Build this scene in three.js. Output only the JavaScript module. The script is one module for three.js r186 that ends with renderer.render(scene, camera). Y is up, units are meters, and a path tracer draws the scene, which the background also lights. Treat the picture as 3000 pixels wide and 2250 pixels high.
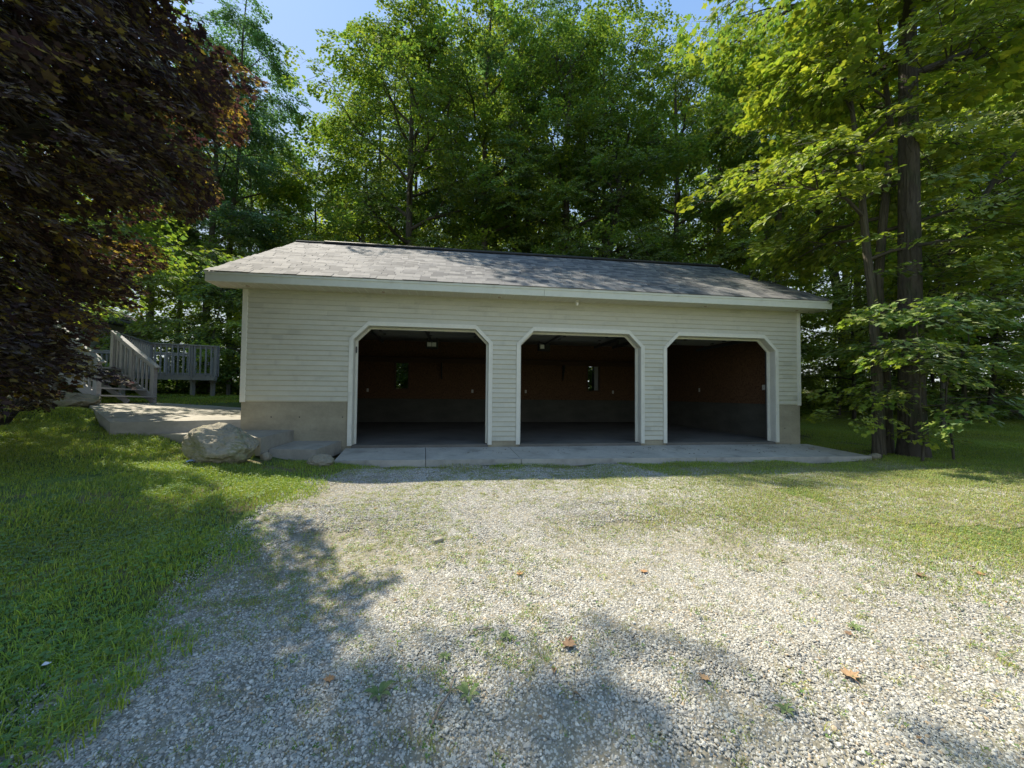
import * as THREE from 'three';
import { mergeGeometries } from 'three/addons/utils/BufferGeometryUtils.js';

// ---------------------------------------------------------------- camera, sky, sun, exposure
const scene = new THREE.Scene();
const D2R = Math.PI / 180;
const camera = new THREE.PerspectiveCamera(2 * Math.atan(1125 / 1100) / D2R, 4 / 3, 0.05, 900);
{
  const ya = 7.7676 * D2R, pi = 1.699 * D2R, ro = 0.532 * D2R;
  const fw = new THREE.Vector3(Math.sin(ya) * Math.cos(pi), Math.sin(pi), -Math.cos(ya) * Math.cos(pi));
  const r = new THREE.Vector3(Math.cos(ya), 0, Math.sin(ya)), u = new THREE.Vector3().crossVectors(r, fw);
  const r2 = r.clone().multiplyScalar(Math.cos(ro)).addScaledVector(u, Math.sin(ro));
  const u2 = r.clone().multiplyScalar(-Math.sin(ro)).addScaledVector(u, Math.cos(ro));
  camera.position.set(4.2254, 1.0826, 7.955);
  camera.quaternion.setFromRotationMatrix(new THREE.Matrix4().makeBasis(r2, u2, fw.clone().negate()));
}
scene.add(camera);
const SUN = new THREE.Vector3(-1.42, 3.25, -1.87).normalize();
{ // clear summer sky: deeper blue overhead, pale towards the horizon, brighter round the sun
  const w = 512, h = 256, d = new Float32Array(w * h * 4);
  for (let j = 0; j < h; j++) for (let i = 0; i < w; i++) {
    const el = ((j + 0.5) / h - 0.5) * Math.PI, az = ((i + 0.5) / w - 0.5) * 2 * Math.PI, y = Math.sin(el), c = Math.cos(az) * Math.cos(el) * SUN.x + y * SUN.y + Math.sin(az) * Math.cos(el) * SUN.z;
    const t = Math.pow(1 - Math.max(0, y), 1.6), g = 0.1 * Math.pow(Math.max(0, c), 8) + 0.35 * Math.pow(Math.max(0, c), 120), o = (j * w + i) * 4;
    const k = y < 0 ? Math.max(0.25, 1 + y * 4) : 1;
    d[o] = (0.11 + (0.5 - 0.11) * t + g) * k; d[o + 1] = (0.25 + (0.53 - 0.25) * t + g * 0.97) * k; d[o + 2] = (0.52 + (0.52 - 0.52) * t + g * 0.9) * k; d[o + 3] = 1;
  }
  const sky = new THREE.DataTexture(d, w, h, THREE.RGBAFormat, THREE.FloatType);
  sky.mapping = THREE.EquirectangularReflectionMapping; sky.magFilter = sky.minFilter = THREE.LinearFilter; sky.wrapS = THREE.RepeatWrapping; sky.needsUpdate = true; sky.name = 'sky';
  scene.background = scene.environment = sky;
}
const sun = new THREE.DirectionalLight(new THREE.Color(1.0, 0.91, 0.75), 5);
sun.name = 'sun';
sun.position.copy(SUN).multiplyScalar(60).add(new THREE.Vector3(5, 0, 2));
sun.target.position.set(5, 0, 2);
sun.castShadow = true;
Object.assign(sun.shadow.camera, { left: -40, right: 40, top: 40, bottom: -40, near: 1, far: 160 });
sun.shadow.mapSize.set(4096, 4096);
scene.add(sun, sun.target);
const renderer = new THREE.WebGLRenderer({ antialias: true });
renderer.toneMapping = THREE.LinearToneMapping;
renderer.toneMappingExposure = 1.8;
renderer.shadowMap.enabled = true;

// ---------------------------------------------------------------- helpers
const V = (x, y, z) => new THREE.Vector3(x, y, z);
const rng = (s) => () => { s = (s + 0x6d2b79f5) | 0; let t = Math.imul(s ^ (s >>> 15), 1 | s); t = (t + Math.imul(t ^ (t >>> 7), 61 | t)) ^ t; return ((t ^ (t >>> 14)) >>> 0) / 4294967296; };
const lerp = THREE.MathUtils.lerp, clamp = THREE.MathUtils.clamp, sst = THREE.MathUtils.smoothstep;
function hash3(x, y, z) { let h = Math.imul(x, 374761393) ^ Math.imul(y, 668265263) ^ Math.imul(z, 2147483647 - 61); h = Math.imul(h ^ (h >>> 13), 1274126177); return ((h ^ (h >>> 16)) >>> 0) / 4294967296; }
function vnoise(x, y, z = 0) {
  const xi = Math.floor(x), yi = Math.floor(y), zi = Math.floor(z), s = (t) => t * t * (3 - 2 * t), u = s(x - xi), v = s(y - yi), w = s(z - zi);
  const c = (a, b, d) => hash3(xi + a, yi + b, zi + d);
  return lerp(lerp(lerp(c(0, 0, 0), c(1, 0, 0), u), lerp(c(0, 1, 0), c(1, 1, 0), u), v), lerp(lerp(c(0, 0, 1), c(1, 0, 1), u), lerp(c(0, 1, 1), c(1, 1, 1), u), v), w);
}
const fbm = (x, y, z = 0, o = 4) => { let a = 0, s = 0.5, t = 0; for (let i = 0; i < o; i++) { a += s * vnoise(x, y, z); t += s; s *= 0.5; x *= 2.03; y *= 2.03; z *= 2.03; } return a / t; };
// periodic noise for textures
function pnoise(x, y, p, seed) {
  const xi = Math.floor(x), yi = Math.floor(y), s = (t) => t * t * (3 - 2 * t), u = s(x - xi), v = s(y - yi), m = (a) => ((a % p) + p) % p;
  const c = (a, b) => hash3(m(xi + a), m(yi + b), seed);
  return lerp(lerp(c(0, 0), c(1, 0), u), lerp(c(0, 1), c(1, 1), u), v);
}
function pnoise2(x, y, px, py, seed) {
  const xi = Math.floor(x), yi = Math.floor(y), s = (t) => t * t * (3 - 2 * t), a = s(x - xi), b = s(y - yi), m = (q, p) => ((q % p) + p) % p, c = (i, j) => hash3(m(xi + i, px), m(yi + j, py), seed);
  return lerp(lerp(c(0, 0), c(1, 0), a), lerp(c(0, 1), c(1, 1), a), b);
}
const ridges = (u, v) => { let a = 0, w = 0.5, t = 0; for (let i = 0, px = 22, py = 4; i < 4; i++, px *= 2, py *= 2) { a += w * Math.abs(2 * pnoise2((u + 0.02 * pnoise(v * 6, 0, 6, 5)) * px, v * py, px, py, 91 + i) - 1); t += w; w *= 0.55; } return a / t; };
const pfbm = (u, v, p, seed, o = 5) => { let a = 0, s = 0.5, t = 0; for (let i = 0; i < o; i++) { a += s * pnoise(u * p, v * p, p, seed + i); t += s; s *= 0.55; p *= 2; } return a / t; };
function tex(n, f, srgb = true, m = n) {
  const d = new Uint8Array(n * m * 4), g = (c) => Math.round(255 * clamp(srgb ? (c <= 0.0031308 ? 12.92 * c : 1.055 * Math.pow(c, 1 / 2.4) - 0.055) : c, 0, 1));
  for (let y = 0; y < m; y++) for (let x = 0; x < n; x++) { const c = f(x / n, y / m), i = (y * n + x) * 4; d[i] = g(c[0]); d[i + 1] = g(c[1]); d[i + 2] = g(c[2]); d[i + 3] = 255; }
  const t = new THREE.DataTexture(d, n, m); t.wrapS = t.wrapT = THREE.RepeatWrapping; t.magFilter = THREE.LinearFilter; t.minFilter = THREE.LinearMipmapLinearFilter; t.generateMipmaps = true;
  if (srgb) t.colorSpace = THREE.SRGBColorSpace; t.needsUpdate = true; return t;
}
const rep = (t, a, b = a) => { const c = t.clone(); c.repeat.set(a, b); c.needsUpdate = true; return c; };
const rgb = (r, g, b) => new THREE.Color().setRGB(r, g, b);
const std = (c, o = {}) => new THREE.MeshStandardMaterial({ color: c, roughness: 0.8, ...o });
const phy = (c, o = {}) => new THREE.MeshPhysicalMaterial({ color: c, roughness: 0.8, ...o });
const taken = new Map();
function numbered(n) { const k = taken.get(n) ?? 0; taken.set(n, k + 1); return k ? n + '_' + String(k).padStart(3, '0') : n; }
function shadow(o) { o.castShadow = o.receiveShadow = true; return o; }
function tag(o, label, category, group, kind) { if (label) o.userData.label = label; if (category) o.userData.category = category; if (group) o.userData.group = group; if (kind) o.userData.kind = kind; return o; }
function thing(name, label, category, p = [0, 0, 0], turn = 0, group) { const o = new THREE.Group(); o.name = numbered(name); o.position.set(...p); o.rotation.y = turn; scene.add(o); return tag(o, label, category, group); }
function mesh(name, geo, mat, parent = scene) { const o = shadow(new THREE.Mesh(Array.isArray(geo) ? join(geo) : geo, mat)); o.name = parent === scene ? numbered(name) : name; parent.add(o); return o; }
function join(list) {
  const l = list.map((g) => { const h = g.index ? g.toNonIndexed() : g; for (const k of Object.keys(h.attributes)) if (!['position', 'normal', 'uv', 'color'].includes(k)) h.deleteAttribute(k); return h; });
  return l.length === 1 ? l[0] : mergeGeometries(l);
}
// uv in metres from position and face normal
function boxUV(g, off = [0, 0]) {
  g = g.index ? g.toNonIndexed() : g; if (!g.attributes.normal) g.computeVertexNormals();
  const p = g.attributes.position, n = g.attributes.normal, uv = new Float32Array(p.count * 2);
  for (let i = 0; i < p.count; i++) {
    const ax = Math.abs(n.getX(i)), ay = Math.abs(n.getY(i)), az = Math.abs(n.getZ(i));
    const [a, b] = ay > ax && ay > az ? [p.getX(i), p.getZ(i)] : ax > az ? [p.getZ(i), p.getY(i)] : [p.getX(i), p.getY(i)];
    uv[i * 2] = a + off[0]; uv[i * 2 + 1] = b + off[1];
  }
  g.setAttribute('uv', new THREE.BufferAttribute(uv, 2)); return g;
}
const box = (x0, x1, y0, y1, z0, z1) => boxUV(new THREE.BoxGeometry(x1 - x0, y1 - y0, z1 - z0).translate((x0 + x1) / 2, (y0 + y1) / 2, (z0 + z1) / 2));
// chamfered box
function cbox(x0, x1, y0, y1, z0, z1, b = 0.004) {
  const w = x1 - x0, h = y1 - y0, d = z1 - z0, s = new THREE.Shape();
  s.moveTo(-w / 2 + b, -h / 2 + b); s.lineTo(w / 2 - b, -h / 2 + b); s.lineTo(w / 2 - b, h / 2 - b); s.lineTo(-w / 2 + b, h / 2 - b);
  return boxUV(new THREE.ExtrudeGeometry(s, { depth: d - 2 * b, bevelEnabled: true, bevelThickness: b, bevelSize: b, bevelSegments: 1 }).translate((x0 + x1) / 2, (y0 + y1) / 2, z0 + b));
}
// square bar between two points
function bar(a, b, w, h = w, up = V(0, 1, 0)) {
  const d = b.clone().sub(a), L = d.length(), g = cbox(-w / 2, w / 2, -h / 2, h / 2, 0, L, Math.min(0.004, w / 6));
  const m = new THREE.Matrix4().lookAt(d.clone().normalize(), V(0, 0, 0), Math.abs(d.clone().normalize().dot(up)) > 0.98 ? V(1, 0, 0.3) : up);
  return g.applyMatrix4(m.setPosition(a));
}
function tube(pts, radii, seg = 6, vscale = 1) {
  const pos = [], uv = [], idx = [], nor = []; let L = 0; const q = new THREE.Quaternion(), prev = V(0, 1, 0); let X = V(1, 0, 0);
  for (let i = 0; i < pts.length; i++) {
    const t = pts[Math.min(i + 1, pts.length - 1)].clone().sub(pts[Math.max(i - 1, 0)]).normalize();
    if (i === 0) { X = Math.abs(t.y) < 0.9 ? V(0, 1, 0) : V(1, 0, 0); X.addScaledVector(t, -X.dot(t)).normalize(); } else { q.setFromUnitVectors(prev, t); X.applyQuaternion(q); L += pts[i].distanceTo(pts[i - 1]); }
    prev.copy(t); const Y = t.clone().cross(X);
    for (let k = 0; k <= seg; k++) { const a = k / seg * 2 * Math.PI, n = X.clone().multiplyScalar(Math.cos(a)).addScaledVector(Y, Math.sin(a)); const r = typeof radii[i] === 'function' ? radii[i](a) : radii[i]; pos.push(pts[i].x + n.x * r, pts[i].y + n.y * r, pts[i].z + n.z * r); nor.push(n.x, n.y, n.z); uv.push(k / seg * Math.max(1, Math.round(6.3 * (typeof radii[0] === 'function' ? 0.3 : radii[0]) * vscale)), L * vscale); }
    if (i) for (let k = 0; k < seg; k++) { const a = (i - 1) * (seg + 1) + k, b = a + seg + 1; idx.push(a, a + 1, b, b, a + 1, b + 1); }
  }
  const g = new THREE.BufferGeometry(); g.setAttribute('position', new THREE.Float32BufferAttribute(pos, 3)); g.setAttribute('normal', new THREE.Float32BufferAttribute(nor, 3)); g.setAttribute('uv', new THREE.Float32BufferAttribute(uv, 2)); g.setIndex(idx); return g;
}
// prism from a polygon on the ground with its own top height at every corner
function slab(poly, thick) {
  const tri = THREE.ShapeUtils.triangulateShape(poly.map((p) => new THREE.Vector2(p[0], p[2])), []), pos = [], put = (p, d = 0) => pos.push(p[0], p[1] - d, p[2]);
  let area = 0; for (let i = 0; i < poly.length; i++) { const a = poly[i], b = poly[(i + 1) % poly.length]; area += a[0] * b[2] - b[0] * a[2]; }
  const q = area > 0 ? poly.slice().reverse() : poly, T = area > 0 ? tri.map((t) => t.map((i) => poly.length - 1 - i)) : tri;
  for (const t of T) { const [a, b, c] = t.map((i) => q[i]); const cr = (b[0] - a[0]) * (c[2] - a[2]) - (b[2] - a[2]) * (c[0] - a[0]); const o = cr < 0 ? [a, b, c] : [a, c, b]; o.forEach((p) => put(p)); [o[0], o[2], o[1]].forEach((p) => put(p, thick)); }
  for (let i = 0; i < q.length; i++) { const a = q[i], b = q[(i + 1) % q.length]; put(a); put(a, thick); put(b, thick); put(a); put(b, thick); put(b); }
  const g = new THREE.BufferGeometry(); g.setAttribute('position', new THREE.Float32BufferAttribute(pos, 3)); g.computeVertexNormals(); return boxUV(g);
}
const disp = new THREE.Object3D();

// ---------------------------------------------------------------- textures and materials
const tConcrete = tex(512, (u, v) => { const a = pfbm(u, v, 4, 11), b = pfbm(u, v, 40, 31, 3), s = Math.pow(pfbm(u, v, 3, 51, 4), 2); const k = 0.62 + 0.42 * a + 0.16 * (b - 0.5) - 0.25 * sst(s, 0.28, 0.5); return [k, k * 0.985, k * 0.95]; });
const tConcreteB = tex(256, (u, v) => { const b = pfbm(u, v, 24, 71, 4); return [b, b, b]; }, false);
const tFound = tex(512, (u, v) => { const a = pfbm(u, v, 3, 12), w = pfbm(u * 1, v * 4, 4, 37, 4), b = pfbm(u, v, 50, 33, 3); const k = 0.55 + 0.4 * a + 0.3 * (w - 0.5) + 0.14 * (b - 0.5) - 0.12 * sst(Math.abs(((v * 2) % 1) - 0.5), 0.47, 0.5); return [k, k * 0.96, k * 0.86]; });
const tBark = tex(512, (u, v) => { const r = ridges(u, v), k = 0.4 + 1.25 * r; const m = sst(pfbm(u, v, 5, 18, 4), 0.5, 0.75); return [k * lerp(1, 0.85, m), k * lerp(0.97, 1.02, m), k * lerp(0.93, 0.8, m)]; });
const tBarkB = tex(512, (u, v) => { const r = Math.min(1, 1.6 * ridges(u, v)); return [r, r, r]; }, false);
const tOSB = tex(512, (u, v) => { const a = pfbm(u, v, 16, 61, 2), b = pfbm(u * 2, v, 12, 65, 2), k = 0.5 + 0.55 * Math.abs(Math.sin(9 * a + 5 * b)) + 0.25 * (pfbm(u, v, 60, 9, 2) - 0.5); return [k, k * 0.9, k * 0.8]; });
const tGravel = tex(1024, (u, v) => { const a = pfbm(u, v, 90, 21, 3), b = pfbm(u, v, 6, 22, 4), k = 0.5 + 0.7 * (a - 0.2) * 1.0 + 0.3 * (b - 0.5); return [k, k * 0.96, k * 0.87]; });
const tGravelB = tex(1024, (u, v) => { const a = pfbm(u, v, 70, 25, 3); return [a, a, a]; }, false);
const tLawn = tex(512, (u, v) => { const a = pfbm(u, v, 8, 41, 5), b = pfbm(u, v, 60, 42, 3); const g = 0.6 + 0.7 * (a - 0.5) + 0.5 * (b - 0.5), d = sst(pfbm(u, v, 5, 47, 4), 0.52, 0.68); return [lerp(0.1, 0.2, d) * g * 1.3, lerp(0.17, 0.165, d) * g * 1.3, lerp(0.03, 0.08, d) * g * 1.3]; });
const tGrain = tex(512, (u, v) => { const a = pfbm(u * 1, v * 8, 4, 81, 5), b = pfbm(u, v, 5, 82, 4), k = 0.72 + 0.35 * a + 0.2 * (b - 0.5); return [k, k, k]; });
const tDirt = tex(512, (u, v) => { const a = pfbm(u, v, 4, 85, 5), b = pfbm(u, v, 30, 86, 3), k = 0.9 + 0.16 * (a - 0.5) + 0.08 * (b - 0.5) - 0.1 * sst(pfbm(u, v * 0.4, 7, 89, 4), 0.58, 0.75); return [k, k * 0.995, k * 0.975]; });
const tRock = tex(512, (u, v) => { const a = pfbm(u, v, 5, 101, 5), b = pfbm(u, v, 30, 102, 4), m = sst(pfbm(u, v, 4, 108, 5), 0.52, 0.66); const k = 0.5 + 0.55 * a + 0.35 * (b - 0.5); return [k * lerp(1, 0.8, m), k * lerp(0.97, 0.85, m), k * lerp(0.88, 0.62, m)]; });
const tRockB = tex(512, (u, v) => { const a = pfbm(u, v, 9, 105, 6); return [a, a, a]; }, false);
const tGranule = tex(256, (u, v) => { const k = 0.65 + 0.7 * (pfbm(u, v, 64, 121, 2) - 0.1); return [k, k, k]; });

const M = {
  siding: std(rgb(0.61, 0.6, 0.49), { roughness: 0.55, map: rep(tDirt, 0.7), bumpMap: rep(tGrain, 1.2), bumpScale: 0.0008 }),
  trim: std(rgb(0.78, 0.77, 0.67), { roughness: 0.5, map: rep(tDirt, 0.9) }),
  sidingB: std(rgb(0.63, 0.62, 0.51), { roughness: 0.55, map: rep(tDirt, 0.55), bumpMap: rep(tGrain, 1.2), bumpScale: 0.0008 }),
  sidingC: std(rgb(0.595, 0.585, 0.475), { roughness: 0.55, map: rep(tDirt, 0.62), bumpMap: rep(tGrain, 1.2), bumpScale: 0.0008 }),
  fascia: std(rgb(0.72, 0.74, 0.64), { roughness: 0.5, map: rep(tDirt, 0.5) }),
  soffit: std(rgb(0.66, 0.63, 0.52), { roughness: 0.6, map: rep(tDirt, 0.8) }),
  groove: std(rgb(0.08, 0.07, 0.06)),
  apron: std(rgb(0.54, 0.52, 0.46), { roughness: 0.92, map: rep(tConcrete, 0.45), bumpMap: rep(tConcreteB, 1.5), bumpScale: 0.003 }),
  concrete: std(rgb(0.41, 0.395, 0.35), { roughness: 0.92, map: rep(tConcrete, 0.5), bumpMap: rep(tConcreteB, 1.5), bumpScale: 0.003 }),
  found: std(rgb(0.42, 0.395, 0.31), { roughness: 0.95, map: rep(tFound, 0.55), bumpMap: rep(tConcreteB, 1.1), bumpScale: 0.003 }),
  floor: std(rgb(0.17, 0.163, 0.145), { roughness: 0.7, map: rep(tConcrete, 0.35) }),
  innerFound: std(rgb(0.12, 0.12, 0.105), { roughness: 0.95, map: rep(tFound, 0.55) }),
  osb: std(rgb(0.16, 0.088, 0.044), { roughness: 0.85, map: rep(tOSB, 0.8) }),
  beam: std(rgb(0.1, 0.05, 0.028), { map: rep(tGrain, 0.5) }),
  metal: std(rgb(0.1, 0.1, 0.1), { roughness: 0.5, metalness: 0.6 }),
  dark: std(rgb(0.025, 0.025, 0.025), { roughness: 0.6 }),
  panel: std(rgb(0.3, 0.3, 0.27), { roughness: 0.5 }),
  plate: std(rgb(0.7, 0.68, 0.6), { roughness: 0.4 }),
  glass: phy(rgb(0.95, 0.97, 0.96), { transmission: 1, roughness: 0.03 }),
  bulb: std(rgb(0.42, 0.33, 0.24), { roughness: 0.5 }),
  lens: phy(rgb(0.85, 0.85, 0.8), { roughness: 0.3 }),
  deck: std(rgb(0.37, 0.375, 0.385), { roughness: 0.75, map: rep(tGrain, 1.2), bumpMap: rep(tGrain, 1.2), bumpScale: 0.002 }),
  house: std(rgb(0.6, 0.62, 0.62), { roughness: 0.6 }),
  bark: std(rgb(0.12, 0.1, 0.078), { roughness: 0.95, map: tBark, bumpMap: tBarkB, bumpScale: 0.03 }),
  barkPale: std(rgb(0.14, 0.122, 0.095), { roughness: 0.95, map: tBark, bumpMap: tBarkB, bumpScale: 0.015 }),
  barkDark: std(rgb(0.085, 0.073, 0.06), { roughness: 0.95, map: tBark, bumpMap: tBarkB, bumpScale: 0.02 }),
  rock: std(rgb(0.37, 0.345, 0.28), { roughness: 0.93, map: rep(tRock, 1), bumpMap: rep(tRockB, 1.3), bumpScale: 0.03 }),
  lawn: std(rgb(1, 1, 1), { roughness: 1, map: rep(tLawn, 0.33), vertexColors: true }),
  gravelBed: std(rgb(0.33, 0.315, 0.26), { roughness: 1, map: rep(tGravel, 0.6), bumpMap: rep(tGravelB, 0.6), bumpScale: 0.02 }),
  stone: std(rgb(1, 1, 1), { roughness: 0.9, vertexColors: true }),
  blade: phy(rgb(1, 1, 1), { roughness: 0.9, transmission: 0.4, vertexColors: true }),
  leaf: phy(rgb(1, 1, 1), { roughness: 0.85, transmission: 0.6, vertexColors: true, specularIntensity: 0.6 }),
};
const SH = [[0.165, 0.165, 0.168], [0.2, 0.198, 0.196], [0.13, 0.132, 0.138], [0.235, 0.23, 0.224], [0.085, 0.089, 0.097]];
M.shingle = SH.map((c) => std(rgb(...c), { roughness: 0.85, map: rep(tGranule, 2) }));
M.shingleField = std(rgb(1, 1, 1), { roughness: 0.85, vertexColors: true, map: rep(tGranule, 2) });

// ---------------------------------------------------------------- terrain
const CP = [
  [2.2, 1.5, -.14], [4, 1.6, -.15], [5.5, 1.65, -.15], [7, 1.65, -.15], [8.5, 1.7, -.15], [10, 1.75, -.15], [12.4, 1.8, -.14], [2.6, 0.6, -.26], [4, 0.6, -.26], [6, 0.7, -.26], [7.5, 0.7, -.26], [9, 0.7, -.26], [10.5, 0.7, -.26], [12, 0.7, -.25],
  [3, 3, -.19], [6, 3, -.19], [9, 3, -.18], [12, 3.2, -.16], [3, 5, -.31], [6, 5, -.31], [9, 5, -.27], [2.5, 8, -.46], [5, 8, -.48], [8, 8, -.46], [4, 12, -.5], [10, 12, -.5],
  [1.5, 1.55, -.06], [0.5, 1.9, .05], [0.3, 1.2, .1], [-1, 1.5, .29], [-1.6, 1.1, .37], [-2.5, 1, .5], [-4.3, -.8, .72], [-6, 0, .8], [-3, 3, .38], [0, 3.5, .06], [1.6, 3.2, -.08], [1.7, 4.4, -.17], [1.8, 6, -.33], [-1, 5.5, .02], [-2, 7, -.05], [-6, 5, .5], [-10, 3, .8], [0, 9, -.35], [-6, 10, .2],
  [-1.2, -1, .38], [-3, -2.4, .55], [-1, -3, .5], [-2, -4.6, .82], [-5, -3.5, .8], [-3, -6, .9], [-6, -7, .97], [-12, -10, 1.05], [-3, -12, 1.0], [6, -10, .6], [14, -8, .35],
  [13, -.3, -.1], [13.6, 1.5, -.14], [14, -3, .08], [17, 0, .02], [18.9, -1.7, .15], [22, -2.7, .24], [26, -10, .8], [20, 4, -.05], [14, 4, -.15], [11.5, 7, -.36], [14, 10, -.4], [30, 5, .3], [40, -20, 1.6], [10, -25, 1.4], [-15, -25, 1.6], [-30, -5, 1.3], [0, 30, -.6], [40, 25, 0],
];
function H(x, z) {
  if (x > 0.12 && x < 12.12 && z > -6.63 && z < -0.12) return -0.45;
  let s = 0, w = 0;
  for (const [a, b, h] of CP) { const d = (x - a) ** 2 + (z - b) ** 2 + 0.25, k = 1 / (d * d); s += k * h; w += k; }
  const r = Math.hypot(x - 5, z + 2);
  return s / w + 0.02 * (fbm(x * 0.9 + 7, z * 0.9 + 3, 1, 3) - 0.5) * sst(r, 2, 6) + sst(r, 40, 250) * 6;
}
const onBuild = (x, z) => (x > -0.02 && x < 12.26 && z > -6.8 && z < 0.0);
const PATIO = [[0, .56, 0], [-1.5, .57, .9], [-4.25, .8, -1.9], [-4.0, .79, -3.5], [-1.9, .66, -3.75], [0, .6, -3.9]];
const STEP2 = [[0, .355, 0], [.97, .355, 0], [1.0, .35, 1.3], [-.1, .355, .98], [-1.06, .36, .63]];
const STEP3 = [[.98, .14, 0], [1.87, .135, 0], [1.8, .125, 1.16], [1.012, .13, 1.04]];
const APRON = [[1.95, 0], [12.42, 0], [12.48, 1.38], [2.06, 1.02]];
function inside(poly, x, z) { let c = false; for (let i = 0, j = poly.length - 1; i < poly.length; j = i++) { const [xi, zi] = [poly[i][0], poly[i].at(-1)], [xj, zj] = [poly[j][0], poly[j].at(-1)]; if ((zi > z) !== (zj > z) && x < (xj - xi) * (z - zi) / (zj - zi) + xi) c = !c; } return c; }
const paved = (x, z) => onBuild(x, z) || inside(PATIO, x, z) || inside(STEP2, x, z) || inside(STEP3, x, z) || inside(APRON, x, z);
const edgeL = (z) => 2.28 + 0.3 * (1 - sst(z, 2.4, 3.6)) + 0.28 * (fbm(z * 0.9, 5.5, 0, 3) - 0.5) + 0.1 * Math.sin(z * 1.3 + 1) + (z > 5.5 ? (z - 5.5) * 0.25 : 0);
const grassy = (x, z) => { const n = fbm(x * 0.7, z * 0.7, 13, 4), m = fbm(x * 0.45 + 5, z * 1.1, 17, 3); return Math.max(sst(x + (n - 0.5) * 5, 4.2, 9.5) * (1 - sst(z + (m - 0.5) * 3, 3.6 + Math.max(0, x - 7) * 0.6, 5.4 + Math.max(0, x - 7) * 0.6)), sst(x + (n - 0.5) * 3, 9, 11.5)); };
// how much bare gravel shows (1) or grass (0)
function gravelAt(x, z) {
  const l = sst(x - edgeL(z), -0.12, 0.16), n = fbm(x * 0.8, z * 0.8, 3, 4);
  const right = 1 - 0.75 * grassy(x, z);
  const top = sst(z - 1.25 + (n - 0.5) * 0.5, 0.05, 0.5);
  return l * Math.max(right, 0.55 * sst(fbm(x * 0.5 + 3, z * 1.6, 8, 3), 0.5, 0.62) * (1 - sst(x, 13.5, 15.5)) * sst(z, 1.4, 2)) * top * (1 - sst(z, 14, 18));
}
{
  const xs = [], zs = [], grow = (a, from, to, step) => { for (let v = from; v <= to + 1e-6; v += step) a.push(v); };
  grow(xs, -12, 24, 0.25); grow(zs, -14, 11, 0.25); xs.push(0.11, 0.13, 12.11, 12.13); zs.push(-0.11, -0.13, -6.64, -6.62);
  for (let v = 1, s = 0.5; v < 380; s *= 1.22, v += s) { xs.push(-12 - v, 24 + v); zs.push(-14 - v, 11 + v); }
  const u = (a) => [...new Set(a)].sort((p, q) => p - q), X = u(xs), Z = u(zs), pos = [], uv = [], col = [], idx = [];
  for (const z of Z) for (const x of X) {
    pos.push(x, H(x, z), z); uv.push(x, z);
    const n = fbm(x * 0.35, z * 0.35, 2, 4), wood = sst(-z - 7 + (n - 0.5) * 6, 0, 5) * sst(x, 5, 12) + sst(-z - 12 + (n - 0.5) * 6, 0, 5), w = clamp(wood + sst(x, 24, 30), 0, 1);
    const k = 0.75 + 0.7 * (n - 0.3); col.push(k * lerp(1, 0.9, w), k * lerp(1, 0.62, w), k * lerp(1, 0.8, w));
  }
  for (let j = 0; j < Z.length - 1; j++) for (let i = 0; i < X.length - 1; i++) { const a = j * X.length + i, b = a + X.length; idx.push(a, b, a + 1, a + 1, b, b + 1); }
  const g = new THREE.BufferGeometry(); g.setAttribute('position', new THREE.Float32BufferAttribute(pos, 3)); g.setAttribute('uv', new THREE.Float32BufferAttribute(uv, 2)); g.setAttribute('color', new THREE.Float32BufferAttribute(col, 3)); g.setIndex(idx); g.computeVertexNormals();
  tag(mesh('ground', g, M.lawn), 'green lawn and woodland ground sloping gently around the garage', 'ground', null, 'structure');
}
{ // driveway bed: one sheet a little above the ground, cut along its ragged edges
  const pos = [], uv = [], s = 0.125, ok = (x, z) => gravelAt(x, z) > 0.3;
  for (let x = 1.75; x < 15; x += s) for (let z = 1.0; z < 14; z += s) if (ok(x + s / 2, z + s / 2)) {
    const q = (a, b) => { pos.push(a, H(a, b) + 0.008, b); uv.push(a, b); };
    q(x, z); q(x, z + s); q(x + s, z); q(x + s, z); q(x, z + s); q(x + s, z + s);
  }
  const g = new THREE.BufferGeometry(); g.setAttribute('position', new THREE.Float32BufferAttribute(pos, 3)); g.setAttribute('uv', new THREE.Float32BufferAttribute(uv, 2)); g.computeVertexNormals();
  tag(mesh('gravel_driveway', g, M.gravelBed), 'pale crushed stone driveway in front of the garage', 'driveway', null, 'structure');
}
// ---------------------------------------------------------------- concrete: apron, patio, steps
{
  const a = thing('concrete_apron', 'long concrete slab along the three garage doors with leaf litter', 'slab'); a.userData.kind = 'structure';
  const cuts = [0, 0.15, 0.315, 0.64, 1], pt = (t, back) => back ? [lerp(1.95, 12.42, t), -0.015, 0.004] : [lerp(2.06, 12.48, t), -0.085, lerp(1.02, 1.38, t)];
  for (let i = 0; i < 4; i++) { const e = 0.0005, t0 = cuts[i] + (i ? e : 0), t1 = cuts[i + 1] - (i < 3 ? e : 0); mesh('slab_panel', slab([pt(t0, 1), pt(t1, 1), pt(t1, 0), pt(t0, 0)], 0.2), M.apron, a); }
  tag(mesh('patio', slab(PATIO, 0.26), M.concrete), 'raised concrete patio between the deck stairs and garage corner', 'patio', null, 'structure');
  tag(mesh('concrete_step', slab(STEP2, 0.3), M.concrete), 'upper concrete step below the patio, behind the big boulder', 'step', null, 'structure');
  tag(mesh('concrete_step', slab(STEP3, 0.24), M.concrete), 'lower concrete step beside the left garage door', 'step', null, 'structure');
}

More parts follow.
